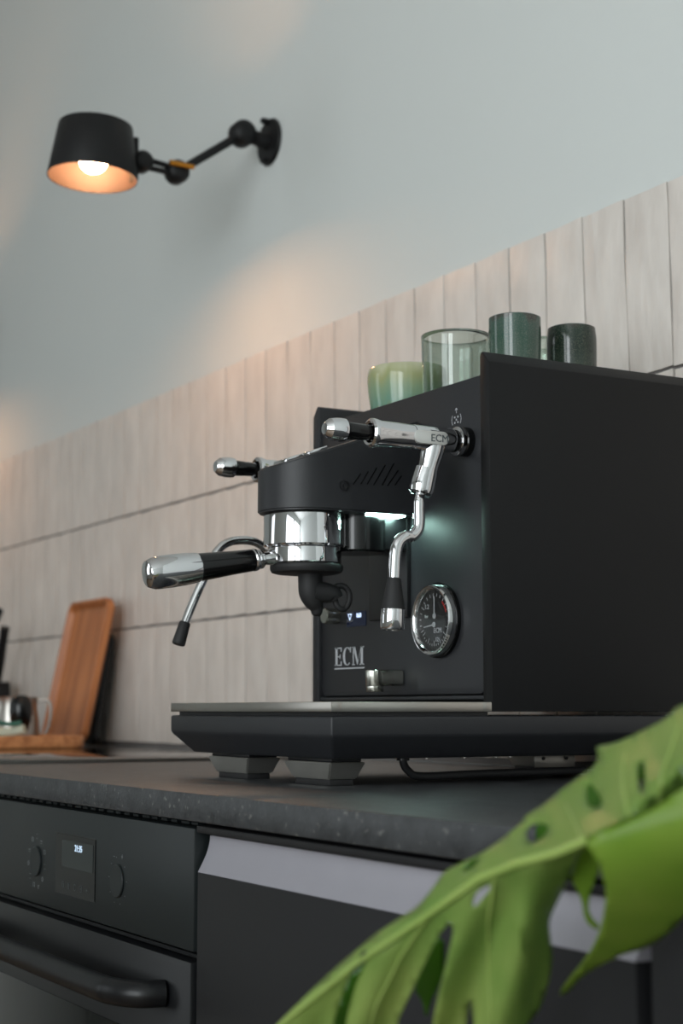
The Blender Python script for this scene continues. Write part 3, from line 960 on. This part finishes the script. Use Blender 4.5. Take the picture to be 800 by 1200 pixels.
text('dial_text', '12', .0058, (gx + .0050, -.2921, gz - .0185), (1, 0, 0), (0, 0, 1), 'logo', gg)
nd = [[(-.0007, .004), (.0007, .004), (.0005, .0225), (-.0005, .0225)]] + arc_polys(0, .0040, .0013, 0, 360, .0026, 14)
join_polys('needle', [[(x + .001, y) for x, y in p_] for p_ in nd], PL(gx, gz, -.2923), .0005, 'logo', gg)
nd = [[(.0, -.0050), (.0, -.0036), (-.0165, -.0058), (-.0165, -.0066)]] + arc_polys(.0012, -.0043, .0013, 0, 360, .0026, 14)
join_polys('needle', nd, PL(gx, gz, -.2929), .0005, 'logo', gg)
lathe('gauge_pane', [(.0285, 0), (.0285, .0006)], (gx, -.2944, gz), (0, -1, 0), 'pane', gg, n=48)

# ------------------------------------------------------------------ portafilter locked into the group
pf = root('portafilter', 'chrome and black portafilter locked under the group, handle pointing forward', 'portafilter', (GX, GY, 1.10))
lathe('filter_basket', [(.0352, 0), (.0355, -.001), (.0355, -.0145), (.034, -.0158), (0, -.0158)], (GX, GY, 1.1403), (0, 0, 1), 'chrome', pf, n=72)
lathe('bottom_cover', [(.0345, 0), (.0352, -.001), (.0352, -.0045), (.0335, -.0075), (.030, -.0085), (0, -.0088)], (GX, GY + .002, 1.1244), (0, 0, 1), 'rubber', pf, n=64)
hd = Vector((0, -1, -.165)).normalized()
h0 = Vector((GX, GY - .0335, 1.1302))
lathe('neck', [(.0085, -.002), (.0070, .004), (.0060, .010), (.0060, .0150)], h0, hd, 'chrome', pf, n=32)
lathe('neck_ring', [(.0060, 0), (.0082, .0003), (.0092, .0015), (.0092, .0032), (.0080, .0040), (.0080, .0052), (.0100, .0062), (.0108, .0075), (.0108, .0100), (.0100, .0108)], h0 + hd * .0120, hd, 'chrome', pf, n=40)
lathe('handle', [(.0100, 0), (.0106, .0015), (.0112, .020), (.0124, .040), (.0132, .0575)], h0 + hd * .0228, hd, 'black_gloss', pf, n=48)
lathe('handle_tip', [(.0135, 0), (.0140, .001), (.0150, .012), (.0154, .026), (.0152, .040), (.0148, .0450), (.0125, .0505), (.0117, .0512), (.0070, .0530), (0, .0537)], h0 + hd * .0802, hd, 'chrome', pf, n=56, angle=20)
# spouts
zs = 1.1160
sb = tube('spout_body', [(GX, GY + .006, zs + .004, .0118), (GX, GY + .006, zs - .008, .0115), (GX, GY + .0065, zs - .018, .0112), (GX, GY + .010, zs - .0265, .0095), (GX, GY + .0130, zs - .033, .0066), (GX, GY + .0135, zs - .0385, .0048), (GX, GY + .0135, zs - .0405, .0025)], 'rubber', pf, n=24, angle=60)
tube('spout_arm', [(GX + .003, GY + .008, zs - .017, .0105), (GX + .006, GY + .0200, zs - .0180, .0098), (GX + .008, GY + .0270, zs - .0200, .0088), (GX + .009, GY + .0300, zs - .0240, .0070)], 'rubber', pf, n=20, angle=60)
tube('spout_rim', [(GX + .008, GY + .0290, zs - .0120, .0028), (GX + .009, GY + .0370, zs - .0110, .0030), (GX + .0095, GY + .0430, zs - .0160, .0030), (GX + .0095, GY + .0440, zs - .0250, .0030), (GX + .009, GY + .0400, zs - .0325, .0030),
                   (GX + .009, GY + .0340, zs - .0330, .0030), (GX + .008, GY + .0300, zs - .0280, .0030), (GX + .008, GY + .0285, zs - .0200, .0030), (GX + .008, GY + .0285, zs - .0125, .0028)], 'rubber', pf, n=12, flat=1.0)

# ------------------------------------------------------------------ cups on top of the machine
CT = 1.2856
def cup(name, x, y, r, ztop_, m, label, base=.8, wall=.003, cat='cup', belly=0.0, group='cups and glasses on the machine', foot_h=.004, bottom=.005, curl=0.0):
    H = ztop_ - CT
    out, inn = [], []
    for i in range(15):
        t = i / 14
        rr = r * (base + (1 - base) * (t ** .7)) + belly * math.sin(t * math.pi) - curl * max(0, t - .85) / .15
        if t < .06: rr -= .002
        out.append((rr, t * (H - .001)))
    for i in range(13):
        t = 1 - i / 12 * (1 - bottom / H)
        rr = r * (base + (1 - base) * (t ** .7)) + belly * math.sin(t * math.pi) - wall - curl * max(0, t - .85) / .15
        inn.append((rr, t * (H - .001)))
    prof = [(0, 0)] + out + [(out[-1][0] - wall / 2, H)] + inn + [(0, bottom)]
    o = lathe(name, prof, (x, y, CT), (0, 0, 1), m, None, n=64, angle=50)
    return tag(o, label, cat, group)
cup('ceramic_bowl', -.234, -.2300, .0425, 1.3450, 'celadon', 'wide pale yellow-green glazed cup, leftmost on the machine', base=.80, curl=.002, belly=.0015, cat='cup')
cup('glass_tumbler', -.1190, -.2440, .0350, 1.3560, 'glass', 'clear green glass tumbler in front of the pale glazed cup', base=.93, wall=.0014, bottom=.009, cat='glass')
cup('espresso_cup', -.0505, -.2215, .0252, 1.3628, 'moss', 'tall moss green speckled cup right beside the green glass tumbler', base=.84, belly=.001)
cup('espresso_cup', -.0555, -.1490, .0247, 1.3622, 'moss_dark', 'near-black speckled green cup with rounded rim, rightmost on the machine', base=.90, curl=.0012, belly=.0006)
cup('glass_tumbler', -.128, -.1330, .0300, 1.3640, 'glass_clear', 'pale glass half hidden in the gap between the two dark cups', base=.93, wall=.0012, bottom=.009, cat='glass')

# ------------------------------------------------------------------ wall lamp
LX = -1.015
def Xp(u, v, x=LX):
    d = ray_dir(u, v); return CAM + d * ((x - CAM.x) / d.x)
def make_lamp():
    lp = root('wall_lamp', 'black swing arm wall lamp with warm gold shade lit over the tiles', 'lamp', (LX, 0.0, 1.88))
    pc = Xp(308, 165); pc.y = 0
    lathe('wall_plate', [(.0, 0), (.037, .0), (.038, .002), (.036, .006), (.014, .008), (.012, .022)], (LX, 0.006, pc.z), (0, -1, 0), 'shade', lp, n=40)
    for dz in (-.033, .033):
        lathe('plate_screw', [(.005, 0), (.005, .010), (.003, .012)], (LX, 0.0, pc.z + dz), (0, -1, 0), 'shade', lp, n=16)
    b1 = Xp(284, 157); b2 = Xp(207, 202)
    def ball(name, c, r, axis):
        return lathe(name, [(0, -r), (r * .5, -r * .95), (r * .8, -r * .8), (r, -r * .5), (r, r * .5), (r * .8, r * .8), (r * .5, r * .95), (0, r)], c, axis, 'shade', lp, n=28)
    ball('swivel_joint', b1, .0205, (1, 0, 0))
    ball('arm_joint', b2, .0180, (1, 0, 0))
    tube('neck', [(LX, -.004, pc.z, .012), (b1.x, b1.y, b1.z, .011)], 'shade', lp, n=16, sub=0)
    tube('arm', [(b1.x, b1.y, b1.z, .0070), (b2.x, b2.y, b2.z, .0066)], 'shade', lp, n=16, sub=0)
    kc = Xp(166, 190)
    for dz in (-.006, .006):
        tube('fork', [(b2.x + .004, b2.y, b2.z + dz * .8, .0045), (kc.x, kc.y, kc.z + dz, .0045)], 'shade', lp, n=10, sub=0)
    l0, l1 = Xp(199, 190, LX + .022), Xp(227, 196, LX + .022)
    tube('brass_lever', [(l0.x, l0.y, l0.z, .0042), (l1.x, l1.y, l1.z, .0036)], 'brass', lp, n=12, sub=0)
    ball('shade_knuckle', kc, .0165, (1, 0, 0))
    bp_ = Xp(157, 188)
    box('shade_bracket', (LX - .010, bp_.y - .004, bp_.z - .034), (LX + .010, bp_.y + .004, bp_.z + .034), 'shade', lp, bev=.002)
    tube('shade_stem', [(kc.x, kc.y, kc.z, .008), (bp_.x, bp_.y, bp_.z, .008)], 'shade', lp, n=12, sub=0)
    sc_ = Xp(108, 209)          # centre of the lower rim
    prof = [(.0665, 0), (.0668, .001), (.0555, .080), (.0545, .0815), (.0430, .0815), (.0430, .0800), (.0540, .0795), (.0650, .001)]
    tilt = Vector((0.0, 0.05, 1)).normalized()
    sh = lathe('lamp_shade', prof[:4] + [(.0548, .0816), (.0536, .0800)], sc_, tilt, 'shade', lp, n=64, closed=True)
    lathe('shade_lining', [(.0660, .0006), (.0652, .0006), (.0534, .0792), (.0542, .0798)], sc_, tilt, 'shade_in', sh, n=64, closed=True)
    lathe('lamp_holder', [(.012, .050), (.014, .052), (.014, .070), (.010, .072), (0, .072)], sc_, tilt, 'shade', sh, n=20)
    tube('holder_bridge', [tuple(sc_ + tilt * .0660 + Vector((0, -.052, 0))) + (.003,), tuple(sc_ + tilt * .0660 + Vector((0, .052, 0))) + (.003,)], 'shade', sh, n=8, sub=0)
    bulb = []
    for i in range(13):
        a = math.pi * i / 12
        bulb.append((.0215 * math.sin(a), .0300 - .0215 * math.cos(a)))
    bulb[-1] = (.010, .050)
    lathe('bulb', bulb, sc_, tilt, 'bulb', lp, n=32, angle=80)
    return lp
lamp = make_lamp()
l2 = copy_tree(lamp)
l2.location.x -= 1.45
l2['label'] = 'second black wall lamp beyond the left edge of the picture, casting a warm patch'

# ------------------------------------------------------------------ wooden trays and small things at the left
def rrect(x0, z0_, x1, z1_, r, n=6):
    out = []
    for cx, cz, a0 in ((x1 - r, z1_ - r, 0), (x0 + r, z1_ - r, 90), (x0 + r, z0_ + r, 180), (x1 - r, z0_ + r, 270)):
        for i in range(n + 1):
            a = math.radians(a0 + 90 * i / n)
            out.append((cx + r * math.cos(a), cz + r * math.sin(a)))
    return out
def tray_mesh(name, Wd, Hh, r, depth, rim, m):
    """lies in its local XZ plane, rim rising towards -Y"""
    rings = [(0, -.0, 0.006), (0, -depth, 0), (rim, -depth, 0), (rim + .006, -.008, 0)]
    bm = bmesh.new()
    L_ = []
    for ins, y, ex in ((.006, 0, 0), (0, -.006, 0), (0, -depth + .002, 0), (.001, -depth, 0), (rim - .001, -depth, 0), (rim, -depth + .002, 0), (rim + .008, -.007, 0)):
        L_.append([bm.verts.new((x, y, z)) for x, z in rrect(-Wd / 2 + ins, ins, Wd / 2 - ins, Hh - ins, max(.004, r - ins))])
    n = len(L_[0])
    for a, b in zip(L_, L_[1:]):
        for i in range(n):
            bm.faces.new((a[i], a[(i + 1) % n], b[(i + 1) % n], b[i]))
    bm.faces.new(L_[0]); bm.faces.new(L_[-1])
    return obj_bm(name, bm, m)
lt = tray_mesh('wooden_tray', .208, .268, .024, .018, .007, 'oak')
lt.location = (-1.655, -.078, CTR + .004)
lt.rotation_euler = (math.radians(-11.5), 0, 0)
tag(lt, 'upright warm wooden tray with rounded corners leaning against the tiles', 'tray')
bb = tray_mesh('black_tray', .190, .205, .014, .012, .005, 'black')
bb.location = (-1.690, -.040, CTR + .003)
bb.rotation_euler = (math.radians(-8.5), 0, 0)
tag(bb, 'black board mostly hidden behind the upright wooden tray', 'board')
ftm = tray_mesh('wooden_tray', .46, .36, .03, .024, .008, 'oak_flat')
# lay it flat: local -Y becomes +Z
ftm.rotation_euler = (math.radians(-90), 0, 0)
ftm.location = (-1.58, -.5125, CTR + .0002)
tag(ftm, 'low wooden tray lying flat on the worktop at the left edge', 'tray')
ftm.rotation_euler = (math.radians(-90), 0, 0)
TZ = CTR + .0072
# milk pitcher
def lp_at(u, y, z):
    d = ray_dir(u, 840); t = (y - CAM.y) / d.y; q = CAM + d * t; return Vector((q.x, q.y, z))
pp = Vector((-1.56, 0, 0))
def at_x(u, x, z):
    d = ray_dir(u, 840); t = (x - CAM.x) / d.x; q = CAM + d * t; return Vector((q.x, q.y, z))
pq = at_x(17, -1.60, TZ)
pit = root('milk_pitcher', 'steel milk pitcher with curved handle standing on the flat wooden tray', 'pitcher', pq)
lathe('pitcher_body', [(0, 0), (.040, 0), (.044, .003), (.0445, .020), (.042, .045), (.0385, .065), (.040, .080), (.0405, .0815), (.039, .0812), (.0375, .065), (.041, .045), (.043, .010), (0, .004)], pq, (0, 0, 1), 'steel', pit, n=48)
hdv = right_v
tube('pitcher_handle', [tuple(pq + hdv * .040 + Vector((0, 0, .074))) + (.0028,), tuple(pq + hdv * .058 + Vector((0, 0, .076))) + (.0028,), tuple(pq + hdv * .064 + Vector((0, 0, .060))) + (.0028,), tuple(pq + hdv * .061 + Vector((0, 0, .030))) + (.0028,), tuple(pq + hdv * .052 + Vector((0, 0, .012))) + (.0028,)], 'steel', pit, n=12)
# tamper
tq = at_x(24, -1.46, TZ)
tm = root('tamper', 'black-handled tamper with steel neck in front of the milk pitcher', 'tamper', tq)
lathe('tamper_base', [(.0, 0), (.020, 0), (.020, .006), (.008, .009), (.007, .022)], tq, (0, 0, 1), 'steel', tm, n=32)
lathe('tamper_handle', [(.009, .0185), (.013, .024), (.0175, .040), (.0195, .056), (.0190, .070), (.014, .0800), (.008, .0835), (0, .0845)], tq, (0, 0, 1), 'black_gloss', tm, n=32, angle=60)
# striped cloth heap
bm = bmesh.new()
cq = at_x(2, -1.42, TZ)
for k in range(3):
    pts_ = []
    for i in range(9):
        t = i / 8
        pts_.append((cq.x + .02 * math.sin(t * 5 + k), cq.y - .075 + .11 * t, cq.z + .008 + k * .009 + .004 * math.sin(t * 9 + k * 2), .008))
    tube_bm(bm, smooth_path(pts_, 3), 10)
cl = obj_bm('dish_cloth', bm, 'cloth')
tag(cl, 'crumpled pale cloth with green stripes at the left edge of the flat tray', 'cloth')
tube('green_stripe', [(cq.x + .014, cq.y - .05 + .013 * i, cq.z + .0385 + .003 * math.sin(i), .0038) for i in range(7)], 'cloth_green', cl, n=8)
# knives in a block
kb = root('knife_block', 'dark knife block at the left edge with black handles upright', 'knife block', (-2.13, -.09, CTR))
box('block', (-2.26, -.16, CTR), (-2.135, -.03, 1.045), 'black', kb, bev=.004)
for (u, vt, off, lab) in ((6, 735, -.055, 'black knife handle in the block, shorter and nearer the wooden trays'), (-2, 716, -.115, 'taller black knife handle at the very left edge of the picture')):
    d1 = ray_dir(u, vt)
    b_ = CAM + d1 * ((off - CAM.y) / d1.y)
    a_ = Vector((-2.155, off, 1.04))
    kf = tube('kitchen_knife', [tuple(a_) + (.009,), tuple(a_.lerp(b_, .4)) + (.0105,), tuple(a_.lerp(b_, .75)) + (.0095,), tuple(b_) + (.010,)], 'black', None, n=14)
    tag(kf, lab, 'knife', 'knives in the block')

# ------------------------------------------------------------------ monstera in the foreground
pl = root('monstera_plant', 'large green split monstera leaves in the right foreground before the cabinets', 'plant', (0.95, -0.72, 0.0))
def pip(x, y, poly):
    c = False
    j = len(poly) - 1
    for i in range(len(poly)):
        xi, yi = poly[i]; xj, yj = poly[j]
        if (yi > y) != (yj > y) and x < (xj - xi) * (y - yi) / (yj - yi) + xi: c = not c
        j = i
    return c
def dense(poly, step=9):
    out = []
    for i in range(len(poly)):
        a, b = poly[i], poly[(i + 1) % len(poly)]
        L_ = math.hypot(b[0] - a[0], b[1] - a[1]); k = max(1, int(L_ / step))
        for s in range(k): out.append((a[0] + (b[0] - a[0]) * s / k, a[1] + (b[1] - a[1]) * s / k))
    return out
def chaikin(poly, n=1):
    for _ in range(n):
        o_ = []
        for i in range(len(poly)):
            a, b = poly[i], poly[(i + 1) % len(poly)]
            o_ += [(a[0] * .75 + b[0] * .25, a[1] * .75 + b[1] * .25), (a[0] * .25 + b[0] * .75, a[1] * .25 + b[1] * .75)]
        poly = o_
    return poly
def blade(name, outline, holes, depth_fn, m, parent, smooth_n=1, step=10):
    outline = dense(chaikin(outline, smooth_n), step)
    holes = [dense(chaikin(h, 2), 5) for h in holes]
    P_ = list(outline); E_ = [(i, (i + 1) % len(outline)) for i in range(len(outline))]
    for h in holes:
        b0 = len(P_); P_ += h; E_ += [(b0 + i, b0 + (i + 1) % len(h)) for i in range(len(h))]
    xs = [p[0] for p in outline]; ys = [p[1] for p in outline]
    gx_ = min(xs)
    row = 0
    while gx_ < max(xs):
        gy_ = min(ys) + (row % 2) * step / 2
        while gy_ < max(ys):
            if pip(gx_, gy_, outline) and not any(pip(gx_, gy_, h) for h in holes): P_.append((gx_, gy_))
            gy_ += step
        gx_ += step; row += 1
    vs2, es, fs, *_r = delaunay_2d_cdt([Vector(p) for p in P_], E_, [], 0, 1e-4)
    F_ = []
    for f in fs:
        cx = sum(vs2[i].x for i in f) / len(f); cy = sum(vs2[i].y for i in f) / len(f)
        if pip(cx, cy, outline) and not any(pip(cx, cy, h) for h in holes): F_.append(tuple(f))
    V = [CAM + ray_dir(v.x, v.y) * depth_fn(v.x, v.y) for v in vs2]
    o = obj(name, V, F_, m, parent, angle=80)
    sd = o.modifiers.new('thickness', 'SOLIDIFY'); sd.thickness = 0.0007; sd.offset = 0
    return o
MID = [(300, 1210), (419, 1128), (500, 1073), (560, 1030), (605, 1013), (650, 1000), (684, 986), (737, 955), (800, 900), (860, 850)]
def seg_dist(x, y, line):
    best = 1e9; sgn = 1
    for (ax, ay), (bx, by) in zip(line, line[1:]):
        dx, dy = bx - ax, by - ay
        t = max(0, min(1, ((x - ax) * dx + (y - ay) * dy) / (dx * dx + dy * dy)))
        d = math.hypot(x - ax - dx * t, y - ay - dy * t)
        if d < best:
            best = d; sgn = 1 if (dx * (y - ay) - dy * (x - ax)) > 0 else -1
    return best * sgn        # positive below the midrib
def d_main(u, v):
    s = seg_dist(u, v, MID)
    base = .76 - .00022 * (u - 560)
    along = (u + v * .35)
    if s > 0:
        return base + .00022 * s - .0070 * math.sin(along / 13.0) * min(1, s / 60) * max(0, min(1, (660 - u) / 40)) + .0008 * max(0, min(u, 660) - 612) * min(1, s / 60)
    return base + .00085 * (-s) + .0030 * math.sin((u - .5 * v) / 16.0) * min(1, -s / 30)
main_outline = [(850, 812), (800, 826), (791, 830), (783, 842), (746, 860), (722, 871), (697, 875), (701, 882), (700, 896), (680, 910), (659, 925), (638, 943), (616, 956), (613, 963), (590, 983), (560, 1003),
                (551, 1007), (521, 1020), (506, 1043), (488, 1064), (473, 1073), (440, 1095), (419, 1113), (395, 1133), (350, 1175), (326, 1199), (290, 1235), (330, 1300), (372, 1290),
                (390, 1200), (399, 1172), (410, 1142), (421, 1119), (426, 1112), (431, 1118), (428, 1131), (419, 1149), (411, 1175), (405, 1200), (398, 1300), (452, 1300),
                (465, 1200), (470, 1187), (483, 1160), (497, 1130), (512, 1100), (523, 1084), (528, 1081), (532, 1088), (528, 1106), (521, 1136), (515, 1160), (510, 1184), (507, 1200), (500, 1300), (540, 1300),
                (546, 1200), (549, 1176), (551, 1170), (553, 1178), (555, 1200), (562, 1300), (600, 1260), (612, 1205), (622, 1196), (632, 1182), (641, 1157), (647, 1126), (645, 1104), (642, 1082), (647, 1067), (659, 1043), (668, 1022), (680, 998),
                (690, 990), (740, 975), (800, 945), (870, 910)]
holes = [[(617, 985), (616, 972), (625, 964), (643, 966), (642, 975), (634, 984), (624, 989)],
         [(688, 917), (696, 922), (707, 940), (703, 947), (690, 946), (686, 935)],
         [(748, 892), (754, 892), (756, 910), (753, 931), (749, 928), (746, 905)],
         [(553, 1060), (558, 1045), (572, 1037), (577, 1038), (568, 1050), (556, 1064)],
         [(540, 1022), (546, 1011), (562, 1003), (561, 1010), (550, 1020)]]
lf = blade('leaf', main_outline, holes, d_main, 'leaf', pl)
lf['label'] = 'broad pale green split leaf blade with holes'
lobe = [(870, 880), (800, 923), (770, 946), (740, 961), (704, 974), (688, 985), (688, 993), (698, 1004), (705, 1022), (710, 1040), (709, 1060), (705, 1082), (698, 1103), (686, 1124), (668, 1145), (657, 1160), (656, 1167), (665, 1162),
        (683, 1142), (704, 1130), (728, 1118), (752, 1112), (773, 1101), (791, 1085), (806, 1068), (860, 1010)]
def d_lobe(u, v):
    s = max(0, (v - 950) + (u - 740) * .3)
    return .722 - .00022 * (u - 684) - .0002 * s + .0000036 * s * s
lb = blade('leaf', lobe, [], d_lobe, 'leaf_deep', pl, step=9)
lb['label'] = 'leaf lobe folding forward to a pointed tip'
back = [(684, 993), (694, 990), (700, 1010), (701, 1022), (695, 1036), (690, 1052), (689, 1066), (694, 1077), (702, 1084), (701, 1090), (692, 1086), (684, 1076), (682, 1058), (676, 1042), (668, 1030), (674, 1012)]
blade('leaf', back, [], lambda u, v: .765 + .0002 * (v - 990), 'leaf_deep', pl, step=6)
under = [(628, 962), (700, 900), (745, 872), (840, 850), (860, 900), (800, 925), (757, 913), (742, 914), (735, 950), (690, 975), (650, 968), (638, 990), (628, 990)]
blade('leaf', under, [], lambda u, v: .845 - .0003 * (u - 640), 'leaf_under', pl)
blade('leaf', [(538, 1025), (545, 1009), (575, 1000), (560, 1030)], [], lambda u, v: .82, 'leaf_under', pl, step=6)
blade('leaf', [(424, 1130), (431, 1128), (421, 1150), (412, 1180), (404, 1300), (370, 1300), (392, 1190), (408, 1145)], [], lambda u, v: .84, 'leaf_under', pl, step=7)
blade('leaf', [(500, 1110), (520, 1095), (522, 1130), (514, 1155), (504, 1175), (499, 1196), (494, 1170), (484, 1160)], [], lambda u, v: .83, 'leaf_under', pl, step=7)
def vein(pts_, r, fn, off=-.0012):
    q = []
    for i, (u, v) in enumerate(pts_):
        p = CAM + ray_dir(u, v) * (fn(u, v) + off)
        q.append((p.x, p.y, p.z, r * (1 - .6 * i / max(1, len(pts_) - 1))))
    return q
def add_vein(pts_, r, fn, par):
    pts_ = [p for p in pts_]
    dn = []
    for a, b in zip(pts_, pts_[1:]):
        k = max(1, int(math.hypot(b[0] - a[0], b[1] - a[1]) / 12))
        for s in range(k): dn.append((a[0] + (b[0] - a[0]) * s / k, a[1] + (b[1] - a[1]) * s / k))
    dn.append(pts_[-1])
    tube('vein', vein(dn, r, fn), 'vein', par, n=8, sub=2)
add_vein([(688, 984), (650, 1000), (605, 1012), (560, 1030), (500, 1073), (419, 1128), (320, 1208)], .0022, d_main, lf)
add_vein([(683, 984), (672, 960), (663, 942)], .0012, d_main, lf)
add_vein([(737, 957), (730, 925), (729, 900), (733, 882)], .0014, d_main, lf)
add_vein([(772, 938), (776, 905), (785, 880), (795, 850)], .0014, d_main, lf)
add_vein([(500, 1076), (470, 1120), (440, 1180), (425, 1250)], .0009, d_main, lf)
add_vein([(580, 1022), (572, 1080), (572, 1150), (578, 1240)], .0009, d_main, lf)
pj = CAM + ray_dir(800, 900) * d_main(800, 900)
tube('petiole', [(pj.x, pj.y, pj.z, .004), (pj.x + .06, pj.y - .0, pj.z - .05, .0045), (.98, -.74, .75, .005), (.95, -.72, .45, .006), (.95, -.72, .30, .007)], 'petiole', pl, n=12)
lathe('flower_pot', [(0, 0), (.11, 0), (.15, .30), (.152, .31), (.142, .31), (.138, .29), (0, .28)], (.95, -.76, 0), (0, 0, 1), 'pot', pl, n=40)
lathe('soil', [(0, .285), (.135, .285), (.13, .2952), (0, .300)], (.95, -.76, 0), (0, 0, 1), 'soil', pl, n=32)
